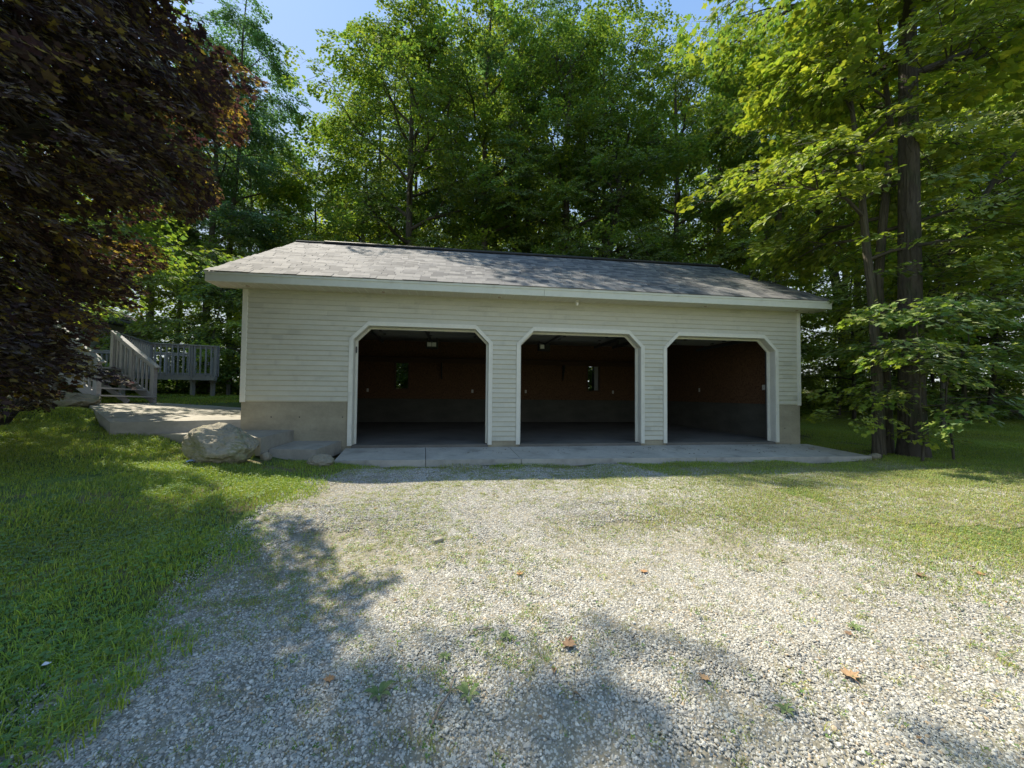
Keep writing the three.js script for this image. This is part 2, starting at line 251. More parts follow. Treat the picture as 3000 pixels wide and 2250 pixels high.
// ---------------------------------------------------------------- garage
const garage = thing('garage', 'beige sided three bay garage with open doors and grey shingle roof', 'garage');
const XR = 12.24, ZB = -6.75, DA = [1.982, 5.399, 8.755], DW = 2.904, DT = 2.555, DKX = 0.359, DKY = 2.1925, YF = 0.914, C4 = 0.1016, WT = 0.2;
function doorPath(a, off, bottom) { // clockwise from lower left, offset inwards
  const k = off * Math.tan(22.5 * D2R) * 1.0; return [[a + off, bottom], [a + off, DKY - k * 0.4], [a + DKX + k * 0.4, DT - off], [a + DW - DKX - k * 0.4, DT - off], [a + DW - off, DKY - k * 0.4], [a + DW - off, bottom]];
}
function ring(a, o0, o1, z0, z1, bottom, bev = 0.003) {
  const A = doorPath(a, o0, bottom), B = doorPath(a, o1, bottom).reverse(), s = new THREE.Shape([...A, ...B].map((p) => new THREE.Vector2(...p)));
  return boxUV(new THREE.ExtrudeGeometry(s, { depth: z1 - z0 - 2 * bev, bevelEnabled: bev > 0, bevelThickness: bev, bevelSize: bev, bevelOffset: -bev, bevelSegments: 1 }).translate(0, 0, z0 + bev));
}
{
  // wall behind the siding, with the three openings
  const s = new THREE.Shape([[0.006, YF], [DA[0] + 0.02, YF], ...doorPath(DA[0], 0.02, YF).slice(1, 5), [DA[0] + DW - 0.02, 0.05], [DA[1] + 0.02, 0.05], ...doorPath(DA[1], 0.02, YF).slice(1, 5), [DA[1] + DW - 0.02, 0.05], [DA[2] + 0.02, 0.05], ...doorPath(DA[2], 0.02, YF).slice(1, 5), [DA[2] + DW - 0.02, YF], [XR - 0.006, YF], [XR - 0.006, 3.13], [0.006, 3.13]].map((p) => new THREE.Vector2(...p)));
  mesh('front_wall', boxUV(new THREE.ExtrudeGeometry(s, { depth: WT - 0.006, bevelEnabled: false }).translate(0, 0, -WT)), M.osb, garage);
  // concrete foundation
  const F = [box(0, DA[0] + 0.07, -0.5, YF, -WT, 0.004), box(DA[2] + DW - 0.07, XR, -0.5, YF, -WT, 0.004), box(DA[0] + DW - 0.07, DA[1] + 0.07, -0.5, 0.09, -WT + 0.002, -0.002), box(DA[1] + DW - 0.07, DA[2] + 0.07, -0.5, 0.09, -WT + 0.002, -0.002)];
  for (const g of F) mesh('foundation', g, M.found, garage);
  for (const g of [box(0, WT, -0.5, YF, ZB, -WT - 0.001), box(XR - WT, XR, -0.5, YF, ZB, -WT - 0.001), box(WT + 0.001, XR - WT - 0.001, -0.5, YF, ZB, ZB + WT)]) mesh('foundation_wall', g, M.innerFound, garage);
  for (const [x, y] of [[0.55, 0.61], [1.07, 0.61], [1.88, 0.61], [11.83, 0.36]]) mesh('tie_hole', new THREE.CylinderGeometry(0.012, 0.012, 0.006, 10).rotateX(Math.PI / 2).translate(x, y, 0.005), M.dark, garage);
  // siding, course by course
  const R = rng(5);
  const board = (x0, x1, y) => {
    const p = [[0.0, -0.003], [0.002, -0.003], [0.003, 0.014], [0.0185, 0.014], [0.0205, 0.02], [0.019, 0.028], [0.0045, C4 - 0.0005], [0, C4 - 0.0005]], sh = new THREE.Shape(p.map((q) => new THREE.Vector2(q[0], q[1])));
    const g = new THREE.ExtrudeGeometry(sh, { depth: x1 - x0, bevelEnabled: false }); // x' = z, extrude -> x
    g.applyMatrix4(new THREE.Matrix4().makeBasis(V(0, 0, 1), V(0, 1, 0), V(-1, 0, 0))).translate(x1, y, 0.0045);
    return boxUV(g, [R() * 9, R() * 9]);
  };
  for (let i = -8; i < 22; i++) {
    const y = YF + i * C4, mid = y + C4 / 2; let runs = [[0.05, XR - 0.05]];
    for (const a of DA) { if (mid > DT) continue; const t = mid > DKY ? (mid - DKY) / (DT - DKY) * DKX : 0, b0 = a + t + 0.045, b1 = a + DW - t - 0.045; runs = runs.flatMap(([p, q]) => b1 < p || b0 > q ? [[p, q]] : [[p, b0], [b1, q]].filter(([m, n]) => n - m > 0.03)); }
    if (i < 0) runs = runs.filter(([p, q]) => p > 1 && q < 11);
    for (const [p, q] of runs) {
      let x = p; const first = 1.2 + ((i + 20) * 1.37) % 2.4;
      while (x < q) { let e = x + (x === p ? first : 3.66); if (q - e < 0.5) e = q; const m = mesh('siding_board', board(x, e - (e < q ? 0.002 : 0), y), [M.siding, M.sidingB, M.sidingC][Math.floor(R() * 3)], garage); if (e < q) m.position.z = 0.0006 * (Math.round(x * 10) % 2); x = e; }
    }
  }
  mesh('siding_scar', new THREE.CircleGeometry(0.035, 5).scale(1, 0.4, 1).rotateZ(0.4).translate(0.41, 1.765, 0.0202), M.plate, garage);
  // corner posts
  for (const [a, b] of [[-0.02, 0.075], [XR - 0.075, XR + 0.02]]) mesh('corner_trim', [cbox(a, b, YF - 0.015, 3.13, 0.003, 0.03), cbox(a < 1 ? -0.022 : XR, a < 1 ? 0 : XR + 0.022, YF - 0.015, 3.13, -0.09, 0.002)], M.trim, garage);
  // door casings and jambs
  for (const a of DA) {
    const d = new THREE.Group(); d.name = 'door_frame'; garage.add(d);
    mesh('casing', ring(a, 0, 0.085, 0.005, 0.04, 0.035), M.trim, d);
    mesh('jamb', ring(a, 0.06, 0.088, -WT - 0.02, 0.012, 0.045, 0.002), M.trim, d);
    mesh('door_stop', [ring(a, 0.086, 0.125, -WT + 0.01, -WT + 0.05, 0.05, 0.003), ring(a, 0.087, 0.105, -WT + 0.05, -WT + 0.07, 0.05, 0.003)], M.trim, d);
  }
  mesh('sensor_bracket', cbox(DA[0] + 0.1, DA[0] + 0.12, 1.92, 2.05, -0.12, -0.09), M.metal, garage);
  // inside: floor, threshold, walls, ceiling
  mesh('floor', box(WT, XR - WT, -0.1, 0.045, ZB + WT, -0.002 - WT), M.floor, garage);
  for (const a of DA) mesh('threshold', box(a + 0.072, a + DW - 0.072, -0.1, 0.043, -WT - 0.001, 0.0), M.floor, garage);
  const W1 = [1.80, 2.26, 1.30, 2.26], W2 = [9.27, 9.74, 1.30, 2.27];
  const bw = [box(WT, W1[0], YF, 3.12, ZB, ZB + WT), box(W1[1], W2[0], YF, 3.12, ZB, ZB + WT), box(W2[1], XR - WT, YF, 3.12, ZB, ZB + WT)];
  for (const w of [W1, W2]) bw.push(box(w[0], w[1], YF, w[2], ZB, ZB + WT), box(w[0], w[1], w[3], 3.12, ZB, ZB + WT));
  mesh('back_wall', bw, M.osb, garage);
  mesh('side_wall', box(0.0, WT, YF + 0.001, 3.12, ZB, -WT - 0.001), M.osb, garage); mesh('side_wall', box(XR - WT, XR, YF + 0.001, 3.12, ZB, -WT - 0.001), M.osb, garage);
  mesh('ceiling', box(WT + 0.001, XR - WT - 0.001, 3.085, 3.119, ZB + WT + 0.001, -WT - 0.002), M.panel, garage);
  for (const w of [W1, W2]) {
    const g = new THREE.Group(); g.name = 'window'; garage.add(g); const z0 = ZB + WT, f = 0.05;
    mesh('frame', [box(w[0] - f, w[0], w[2] - f, w[3] + f, z0, z0 + 0.02), box(w[1], w[1] + f, w[2] - f, w[3] + f, z0, z0 + 0.02), box(w[0], w[1], w[3], w[3] + f, z0, z0 + 0.02), box(w[0], w[1], w[2] - f, w[2], z0, z0 + 0.02)], M.beam, g);
    mesh('pane', box(w[0], w[1], w[2], w[3], ZB + 0.09, ZB + 0.094), M.glass, g);
    if (w === W2) mesh('blind', box(w[0] + 0.3, w[1] - 0.005, w[2] + 0.005, w[3] - 0.005, ZB + 0.11, ZB + 0.125), M.deck, g);
  }
  mesh('ledger_board', [box(WT + 0.01, XR - WT - 0.01, 2.28, 2.44, ZB + WT, ZB + WT + 0.04), box(WT + 0.01, XR - WT - 0.01, 2.44, 2.48, ZB + WT, ZB + WT + 0.3)], M.beam, garage);
  for (const x of [3.52, 8.25]) { const s = new THREE.Shape([[0, 0], [0.3, 0], [0, -0.6]].map((p) => new THREE.Vector2(...p))); mesh('shelf_bracket', boxUV(new THREE.ExtrudeGeometry(s, { depth: 0.04, bevelEnabled: false }).rotateY(-Math.PI / 2).translate(x, 2.27, ZB + WT + 0.042)), M.dark, garage); }
  // raised overhead doors under the ceiling and their tracks
  for (const a of DA) {
    const d = new THREE.Group(); d.name = 'overhead_door'; garage.add(d);
    for (let k = 0; k < 4; k++) { const z = -2.4 + k * 0.505; mesh('door_panel', cbox(a + 0.1, a + DW - 0.1, 2.612 + k * 0.004, 2.655 + k * 0.004, z, z + 0.5, 0.008), M.panel, d); for (const f of [0.08, 0.5, 0.92]) if (k) mesh('hinge', cbox(a + lerp(0.1, DW - 0.1, f) - 0.03, a + lerp(0.1, DW - 0.1, f) + 0.03, 2.585 + k * 0.004, 2.611 + k * 0.004, z - 0.05, z + 0.05), M.metal, d); }
    for (const x of [a + 0.06, a + DW - 0.06]) mesh('track', [box(x - 0.012, x + 0.012, 2.52, 2.6, -3.0, -0.35), box(x - 0.012, x + 0.012, 0.06, 2.35, -WT - 0.09, -WT - 0.03), box(x - 0.02, x + 0.02, 2.6, 3.08, -2.6, -2.56)], M.metal, d);
    mesh('spring_bar', new THREE.CylinderGeometry(0.035, 0.035, DW - 0.3, 12).rotateZ(Math.PI / 2).translate(a + DW / 2, 2.82, -WT - 0.14), M.metal, d);
  }
  // roof
  const ey = 3.31, ez = 0.457, ry = 5.385, rz = -3.375, x0 = -0.44, x1 = 12.66, sl = Math.atan2(ry - ey, ez - rz), SL = Math.hypot(ry - ey, ez - rz);
  const up = V(0, Math.sin(sl), -Math.cos(sl)), nn = V(0, Math.cos(sl), Math.sin(sl)), basis = new THREE.Matrix4().makeBasis(V(1, 0, 0), nn, up.clone().negate());
  const deckS = new THREE.Shape([[ez - 0.02, ey - 0.035], [rz, ry - 0.03], [2 * rz - ez + 0.02, ey - 0.035], [2 * rz - ez + 0.02, ey - 0.15], [rz, ry - 0.2], [ez - 0.02, ey - 0.15]].map((p) => new THREE.Vector2(-p[0], p[1])));
  mesh('roof_deck', boxUV(new THREE.ExtrudeGeometry(deckS, { depth: x1 - x0 - 0.04, bevelEnabled: false }).rotateY(Math.PI / 2).translate(x0 + 0.02, 0, 0)), M.beam, garage);
  const bs = new THREE.Matrix4(), rows = Math.round(SL / 0.1435), R2 = rng(8), field = [], widths = [0.12, 0.17, 0.24, 0.33], geos = widths.map((w) => { const g = new THREE.BoxGeometry(w - 0.004, 0.012, 0.2); g.translate(w / 2, 0, -0.1); return boxUV(g); });
  let n = 0;
  for (let r = 0; r < rows; r++) {
    let x = x0 - 0.02 + R2() * 0.05;
    while (x < x1 + 0.01) {
      const wi = Math.floor(R2() * 4), tone = Math.floor(R2() * 4.99), w = Math.min(widths[wi], x1 + 0.02 - x); if (w < 0.05) break;
      const o = V(x, ey - 0.01, ez + 0.015).addScaledVector(up, r * 0.1435 + (r ? (R2() < 0.45 ? 0.045 : 0) : 0) + (R2() - 0.5) * 0.008).addScaledVector(nn, 0.004 + 0.01 * R2());
      const m = new THREE.Matrix4().copy(basis).multiply(bs.makeRotationX(0.055)).setPosition(o).multiply(new THREE.Matrix4().makeScale(w / widths[wi], 1, 1));
      if (n < 300) { const s = mesh('shingle', geos[wi], M.shingle[tone], garage); s.applyMatrix4(m); n++; } else {
        const g = geos[wi].clone().applyMatrix4(m), c = new Float32Array(g.attributes.position.count * 3), v = 0.85 + 0.3 * R2(); for (let i = 0; i < c.length; i++) c[i] = SH[tone][i % 3] * v; g.setAttribute('color', new THREE.BufferAttribute(c, 3)); field.push(g);
      }
      x += w;
    }
  }
  mesh('shingle_field', field, M.shingleField, garage).userData.kind = 'stuff';
  mesh('rear_shingles', boxUV(new THREE.BoxGeometry(x1 - x0 + 0.04, 0.015, SL).applyMatrix4(new THREE.Matrix4().makeRotationX(sl)).translate((x0 + x1) / 2, (ey + ry) / 2 + 0.005, rz - (ez - rz) / 2)), M.shingle[0], garage);
  mesh('ridge_vent', [cbox(x0 + 0.75, x1 - 0.05, ry - 0.02, ry + 0.055, rz - 0.13, rz + 0.13, 0.02)], M.dark, garage);
  mesh('ridge_cap', [cbox(x0 - 0.01, x0 + 0.76, ry - 0.02, ry + 0.02, rz - 0.13, rz + 0.13, 0.015)], M.shingle[2], garage);
  mesh('fascia', [cbox(x0, 5.9, 3.125, 3.262, ez - 0.03, ez - 0.006), cbox(5.905, x1, 3.125, 3.262, ez - 0.03, ez - 0.006)], M.fascia, garage);
  mesh('drip_edge', [cbox(x0 - 0.003, 3.2, 3.255, 3.302, ez - 0.026, ez + 0.006, 0.002), cbox(3.203, x1 + 0.003, 3.255, 3.302, ez - 0.026, ez + 0.006, 0.002)], M.fascia, garage);
  for (const x of [x0, x1 - 0.022]) { // rake boards on both gable ends
    const s = new THREE.Shape([[ez, ey - 0.03], [rz, ry - 0.03], [2 * rz - ez, ey - 0.03], [2 * rz - ez, ey - 0.185], [rz, ry - 0.2], [ez - 0.03, ey - 0.185]].map((p) => new THREE.Vector2(-p[0], p[1])));
    mesh('rake_board', boxUV(new THREE.ExtrudeGeometry(s, { depth: 0.02, bevelEnabled: false }).rotateY(Math.PI / 2).translate(x + 0.001, 0, 0)), M.fascia, garage);
  }
  for (const x of [0.02, XR - 0.1]) { const s = new THREE.Shape([[-WT, 3.13], [rz, ry - 0.21], [ZB + WT, 3.13]].map((p) => new THREE.Vector2(-p[0], p[1]))); mesh('gable_wall', boxUV(new THREE.ExtrudeGeometry(s, { depth: 0.08, bevelEnabled: false }).rotateY(Math.PI / 2).translate(x, 0, 0)), M.siding, garage); }
  // soffit: ribbed strips with a bead between
  const sw = 0.1638;
  for (let k = 0; k < 80; k++) { const x = x0 + 0.002 + k * sw; mesh('soffit_panel', cbox(x + 0.004, x + sw - 0.004, 3.128, 3.142, -0.004, ez - 0.034, 0.003), M.soffit, garage); }
  mesh('soffit_bead', Array.from({ length: 80 }, (_, k) => box(x0 + k * sw - 0.004, x0 + k * sw + 0.004, 3.124, 3.134, 0.036, ez - 0.034)), M.fascia, garage);
  mesh('soffit_trim', cbox(x0 + 0.02, x1 - 0.02, 3.112, 3.13, 0.018, 0.035), M.soffit, garage);
  for (let k = 0; k < 26; k++) mesh('soffit_nail', new THREE.CylinderGeometry(0.005, 0.005, 0.004, 6).translate(x0 + 0.16 + k * sw * 3 + 0.004, 3.1265, 0.055), M.dark, garage);
}
// recessed lights under the eave
{
  const spots = [[0.17, 'recessed soffit light at the left end of the eave'], [2.67, 'recessed soffit light above the left garage door'], [5.0, 'recessed soffit light above the pillar between left and middle doors'], [9.66, 'recessed soffit light above the left edge of the right door'], [11.98, 'recessed soffit light at the right end of the eave']];
  for (const [x, l] of spots) {
    const t = thing('soffit_light', l, 'light', [x, 3.127, 0.22], 0, 'recessed lights along the garage soffit');
    mesh('trim_ring', new THREE.LatheGeometry([[0.062, 0.004], [0.068, -0.006], [0.085, -0.008], [0.1, 0]].map((p) => new THREE.Vector2(...p)), 28), M.soffit, t);
    mesh('reflector', new THREE.CylinderGeometry(0.062, 0.045, 0.004, 24).translate(0, -0.0015, 0), M.plate, t);
    mesh('bulb', new THREE.SphereGeometry(0.036, 16, 8, 0, 2 * Math.PI, Math.PI / 2, Math.PI / 2).scale(1, 0.5, 1).translate(0, -0.004, 0), M.bulb, t);
  }
  const b = thing('security_light', 'small white bulb light hanging below the eave left of the right door', 'light', [6.68, 3.127, 0.2]);
  mesh('base', new THREE.CylinderGeometry(0.05, 0.055, 0.02, 20).translate(0, -0.01, 0), M.plate, b);
  mesh('bulb', new THREE.SphereGeometry(0.032, 16, 12).scale(1, 1.3, 1).translate(0, -0.065, 0), M.lens, b);
}
// openers and wall plates inside
for (const [x, y, lab, lit] of [[3.39, 2.51, 'dark garage door opener with white lens hanging in the left bay', 1], [6.68, 2.53, 'dark garage door opener hanging in the middle bay', 0]]) {
  const t = thing('garage_door_opener', lab, 'opener', [x, y, -2.95]);
  mesh('housing', cbox(-0.17, 0.17, -0.11, 0.11, -0.22, 0), M.dark, t);
  mesh('lens', [cbox(-0.13, -0.01, -0.06, 0.06, -0.005, 0.02, 0.006), cbox(0.0, 0.12, -0.06, 0.06, -0.005, 0.02, 0.006)].slice(0, lit + 1), M.lens, t);
  mesh('rail', box(-0.025, 0.025, 0.05, 0.085, 0.0, 2.55), M.metal, t);
  mesh('hanger', [box(-0.15, -0.13, 0.11, 0.57, -0.12, -0.1), box(0.13, 0.15, 0.11, 0.57, -0.12, -0.1)], M.metal, t);
}
{
  const z = ZB + WT, spots = [[0.81, 1.22, 'wall outlet left of the window in the left bay'], [4.67, 1.22, 'wall outlet at the right side of the left bay'], [6.75, 1.23, 'wall outlet at the left side of the middle bay'], [10.33, 1.24, 'wall outlet right of the window in the middle bay']];
  const mk = (t) => { mesh('cover_plate', cbox(-0.035, 0.035, -0.06, 0.06, 0, 0.006, 0.002), M.plate, t); for (const y of [-0.02, 0.02]) mesh('socket', cbox(-0.017, 0.017, y - 0.014, y + 0.014, 0.006, 0.008, 0.001), M.soffit, t); };
  for (const [x, y, l] of spots) mk(thing('wall_outlet', l, 'outlet', [x, y, z], 0, 'outlets on the garage back wall'));
  mk(thing('wall_outlet', 'wall outlet on the far part of the right bay side wall', 'outlet', [XR - WT, 1.31, -3.5], -Math.PI / 2));
  const s = thing('light_switch', 'light switch plate just inside the right garage door', 'switch', [XR - WT, 1.345, -0.83], -Math.PI / 2);
  mesh('cover_plate', cbox(-0.058, 0.058, -0.065, 0.065, 0, 0.007, 0.002), M.plate, s); mesh('toggle', cbox(-0.006, 0.006, -0.012, 0.012, 0.007, 0.018, 0.001), M.soffit, s);
}

// ---------------------------------------------------------------- deck and stairs
{
  const d = thing('wooden_deck', 'grey painted wooden deck with baluster railing and open stairs', 'deck');
  const FY = 1.74, P = { A: V(-4.28, FY, -6.5), A2: V(-6.4, FY, -9.6), H2: V(-11.2, FY, -8.6), H1: V(-11.2, FY, -3.2), N: V(-5.5, FY, -2.42), F: V(-5.15, FY, -3.6), C: V(-6.0, FY, -5.95) };
  const poly = [P.A, P.A2, P.H2, P.H1, P.N, P.F, P.C];
  mesh('deck_floor', slab(poly.map((p) => [p.x, p.y, p.z]), 0.035), M.deck, d);
  const rims = [[P.A, P.A2], [P.C, P.A], [P.F, P.C], [P.H1, P.N]];
  for (const [a, b] of rims) mesh('rim_board', bar(V(a.x, FY - 0.14, a.z), V(b.x, FY - 0.14, b.z), 0.04, 0.2), M.deck, d);
  const rail = (a, b, posts) => {
    const g = new THREE.Group(); g.name = 'railing'; d.add(g); const L = a.distanceTo(b), at = (t, y) => V(lerp(a.x, b.x, t), y, lerp(a.z, b.z, t));
    const o = b.clone().sub(a).normalize(), side = V(-o.z, 0, o.x).multiplyScalar(0.045); const cen = V(-7, 0, -6); if (side.dot(a.clone().sub(cen)) < 0) side.negate();
    mesh('top_rail', bar(at(0, FY + 0.955), at(1, FY + 0.955), 0.14, 0.035), M.deck, g);
    mesh('under_rail', bar(at(0, FY + 0.89), at(1, FY + 0.89), 0.035, 0.085), M.deck, g);
    const n = Math.round(L / 0.155);
    for (let i = 0; i <= n; i++) { const p = at(i / n, 0).add(side); mesh('baluster', bar(V(p.x, FY - 0.1, p.z), V(p.x, FY + 0.93, p.z), 0.036), M.deck, g); }
    for (const t of posts) mesh('rail_post', bar(at(t, FY - 0.2), at(t, FY + 0.93), 0.085), M.deck, g);
  };
  rail(P.C, P.A, [0.02, 0.62, 0.98]); rail(P.A, P.A2, [0.5, 1]); rail(P.A2, P.H2, [0.3, 0.6]); rail(P.F, P.C, [0.03]); rail(P.H1, P.N, [0.5, 0.98]);
  for (const [x, z] of [[-4.98, -6.43], [-4.52, -6.72], [-8.11, -4.84], [-5.3, -4.1], [-5.7, -2.7], [-5.4, -9.2], [-8, -8.9]]) mesh('support_post', [bar(V(x, H(x, z) - 0.1, z), V(x, FY - 0.15, z), 0.1), bar(V(x - 0.09, FY - 0.28, z), V(x + 0.09, FY - 0.28, z), 0.11, 0.05)], M.deck, d);
  // stairs: foot on the patio, climbing to the left
  const S = new THREE.Group(); S.name = 'staircase'; d.add(S);
  const dir = V(-0.968, 0, -0.253), f0 = V(-3.87, 0.775, -3.28), n0 = V(-4.2, 0.82, -2.1), rise = 0.186, run = 0.262;
  for (let k = 0; k < 5; k++) {
    const o = dir.clone().multiplyScalar(k * run + 0.1), y = V(0, (k + 1) * rise - 0.02, 0);
    for (const s of [-0.07, 0.07]) mesh('tread', bar(f0.clone().add(o).add(y).addScaledVector(dir, s), n0.clone().add(o).add(y).addScaledVector(dir, s), 0.132, 0.036), M.deck, S);
  }
  for (const q of [f0, n0]) { const a = q.clone().add(V(0, 0.08, 0)), b = q.clone().addScaledVector(dir, 1.32).add(V(0, 5 * rise - 0.06, 0)); mesh('stringer', bar(a, b, 0.042, 0.2), M.deck, S); }
  mesh('stringer', bar(f0.clone().lerp(n0, 0.5).add(V(0, 0.02, 0)), f0.clone().lerp(n0, 0.5).addScaledVector(dir, 1.3).add(V(0, 5 * rise - 0.16, 0)), 0.042, 0.12), M.deck, S);
  for (const q of [f0, n0]) {
    const base = (t) => q.clone().addScaledVector(dir, t * 1.33).add(V(0, t * 5 * rise, 0)), h = 1.0;
    mesh('hand_rail', bar(base(-0.06).add(V(0, h, 0)), base(1.02).add(V(0, h, 0)), 0.14, 0.036), M.deck, S);
    mesh('under_rail', bar(base(0).add(V(0, h - 0.075, 0)), base(1).add(V(0, h - 0.075, 0)), 0.036, 0.1), M.deck, S);
    mesh('newel_post', bar(base(0.03).add(V(0, -0.03, 0)), base(0.03).add(V(0, h - 0.03, 0)), 0.09), M.deck, S); mesh('newel_post', bar(base(1).add(V(0, -0.2, 0)), base(1).add(V(0, h - 0.03, 0)), 0.09), M.deck, S); mesh('newel_post', bar(base(0.55).add(V(0, -0.1, 0)), base(0.55).add(V(0, h - 0.03, 0)), 0.09), M.deck, S);
    for (let i = 1; i < 10; i++) { const p = base(i / 10); mesh('baluster', bar(p.clone().add(V(0, 0.03, 0)), p.clone().add(V(0, h - 0.03, 0)), 0.036), M.deck, S); }
  }
}
// ---------------------------------------------------------------- house corner behind the maple
{
  const h = thing('house', 'pale sided house wall glimpsed behind the purple maple', 'house');
  const x1 = -11.2, x0 = -19, z0 = -13, z1 = -3.4, top = 4.2;
  mesh('foundation', box(x0, x1 - 0.02, 0, 1.3, z0, z1 - 0.02), M.found, h);
  mesh('wall', box(x0 + 0.02, x1 - 0.02, 1.3, top, z0 + 0.02, z1 - 0.02), M.house, h);
  for (let i = 0; i < 20; i++) { const y = 1.3 + i * 0.145; mesh('siding_board', box(x1 - 0.018, x1 + (i % 2 ? 0.004 : 0.005), y + 0.004, y + 0.145, z0, z1), M.house, h); mesh('siding_board', box(x0, x1 - 0.03, y + 0.004, y + 0.145, z1 - 0.018, z1 + 0.004), M.house, h); }
  mesh('corner_trim', box(x1 - 0.06, x1 + 0.03, 1.2, top, z1 - 0.06, z1 + 0.03), M.trim, h);
  const s = new THREE.Shape([[x0 - 0.5, top], [(x0 + x1) / 2, top + 1.8], [x1 + 0.5, top], [x1 + 0.5, top - 0.15], [x0 - 0.5, top - 0.15]].map((p) => new THREE.Vector2(...p)));
  mesh('roof', boxUV(new THREE.ExtrudeGeometry(s, { depth: z1 - z0 + 0.8, bevelEnabled: false }).translate(0, 0, z0 - 0.4)), M.shingle[0], h);
}
// ---------------------------------------------------------------- boulders and stones
function rock(name, label, p, size, seed, turn = 0, cuts = 7, detail = 24, mat = M.rock, cat = 'boulder') {
  const R = rng(seed), g = new THREE.IcosahedronGeometry(1, detail), a = g.attributes.position, v = V(), planes = Array.from({ length: cuts }, () => [V(R() - 0.5, R() * 0.9 - 0.2, R() - 0.5).normalize(), 0.62 + 0.3 * R()]);
  for (let i = 0; i < a.count; i++) {
    v.fromBufferAttribute(a, i).normalize(); const d = v.clone(); let r = 1 + 0.3 * (fbm(d.x * 1.6 + seed, d.y * 1.6, d.z * 1.6, 3) - 0.5);
    for (const [n, o] of planes) { const k = d.dot(n); if (k * r > o) r = lerp(r, o / k, 0.85); }
    r += 0.2 * (fbm(d.x * 3 + seed, d.y * 3, d.z * 3, 4) - 0.5) + 0.16 * (Math.abs(fbm(d.x * 3.4, d.y * 4.4 + seed, d.z * 3.4, 4) - 0.5) * -2 + 0.3) + 0.07 * (fbm(d.x * 18, d.y * 18, d.z * 18 + seed, 3) - 0.5);
    a.setXYZ(i, d.x * r * size[0], d.y * r * size[1], d.z * r * size[2]);
  }
  g.computeVertexNormals(); const b = boxUV(g), q = b.attributes.position; b.deleteAttribute('normal');
  // smooth normals across the split faces
  const key = new Map(), id = []; const acc = []; for (let i = 0; i < q.count; i++) { const k = `${q.getX(i).toFixed(4)},${q.getY(i).toFixed(4)},${q.getZ(i).toFixed(4)}`; if (!key.has(k)) { key.set(k, acc.length); acc.push(V()); } id.push(key.get(k)); }
  for (let i = 0; i < q.count; i += 3) { const A = V().fromBufferAttribute(q, i), n = V().fromBufferAttribute(q, i + 1).sub(A).cross(V().fromBufferAttribute(q, i + 2).sub(A)); for (let k = 0; k < 3; k++) acc[id[i + k]].add(n); }
  const no = new Float32Array(q.count * 3); for (let i = 0; i < q.count; i++) acc[id[i]].clone().normalize().toArray(no, i * 3); b.setAttribute('normal', new THREE.BufferAttribute(no, 3));
  const m = mesh(name, b, mat); m.position.set(...p); m.rotation.y = turn; return tag(m, label, cat);
}
rock('boulder', 'largest pale rugged boulder on the grass beside the patio steps', [0.68, 0.29, 1.76], [0.46, 0.35, 0.37], 31, 0.35, 9);
rock('boulder', 'low flat dark boulder at the foot of the deck stairs', [-4.55, 0.9, -1.55], [0.72, 0.25, 0.4], 44, 0.15, 6);
rock('boulder', 'small rounded boulder at the left end of the concrete apron', [1.96, -0.04, 1.36], [0.19, 0.115, 0.14], 52, 0.4, 4, 14);
rock('stone', 'reddish stone wedged between the big boulder and lower step', [1.08, 0.03, 1.28], [0.09, 0.08, 0.07], 61, 0.9, 4, 8, M.rock, 'stone');
rock('stone', 'small pale stone on the right end of the concrete apron', [11.9, -0.05, 0.62], [0.09, 0.035, 0.06], 63, 0.2, 3, 8, M.rock, 'stone');
rock('stone', 'grey stone in the grass past the right end of the apron', [12.62, -0.1, 1.32], [0.13, 0.07, 0.09], 66, 0.2, 4, 8, M.rock, 'stone');
rock('stone', 'larger pale stone lying alone on the middle of the gravel', [4.05, H(4.05, 4.45) + 0.02, 4.45], [0.05, 0.028, 0.03], 67, 0.2, 4, 6, M.rock, 'stone');
// ---------------------------------------------------------------- foliage
function leafPolys(kind) {
  if (kind === 'kite') return [[[0, 0, 0], [0, -.03, 1], [-.42, .1, .42]], [[0, 0, 0], [.42, .1, .42], [0, -.03, 1]]];
  if (kind === 'heart') { const o = [[0, 0], [.3, -.08], [.45, .2], [.36, .55], [0, 1]], t = []; for (const s of [1, -1]) for (let i = 1; i < o.length - 1; i++) t.push([[0, 0, 0], [s * o[i][0], .1 * o[i][0] / .45, o[i][1]], [s * o[i + 1][0], .1 * o[i + 1][0] / .45 - (i === 3 ? .05 : 0), o[i + 1][1]]]); return t; }
  const o = [[0, 0], [.34, .0], [.24, .2], [.58, .46], [.26, .52], [0, 1]], t = [];
  for (const s of [1, -1]) for (let i = 0; i < o.length - 1; i++) t.push([[0, .02, .4], [s * o[i][0], .12 * o[i][0], o[i][1]], [s * o[i + 1][0], .12 * o[i + 1][0], o[i + 1][1]]]);
  return t;
}
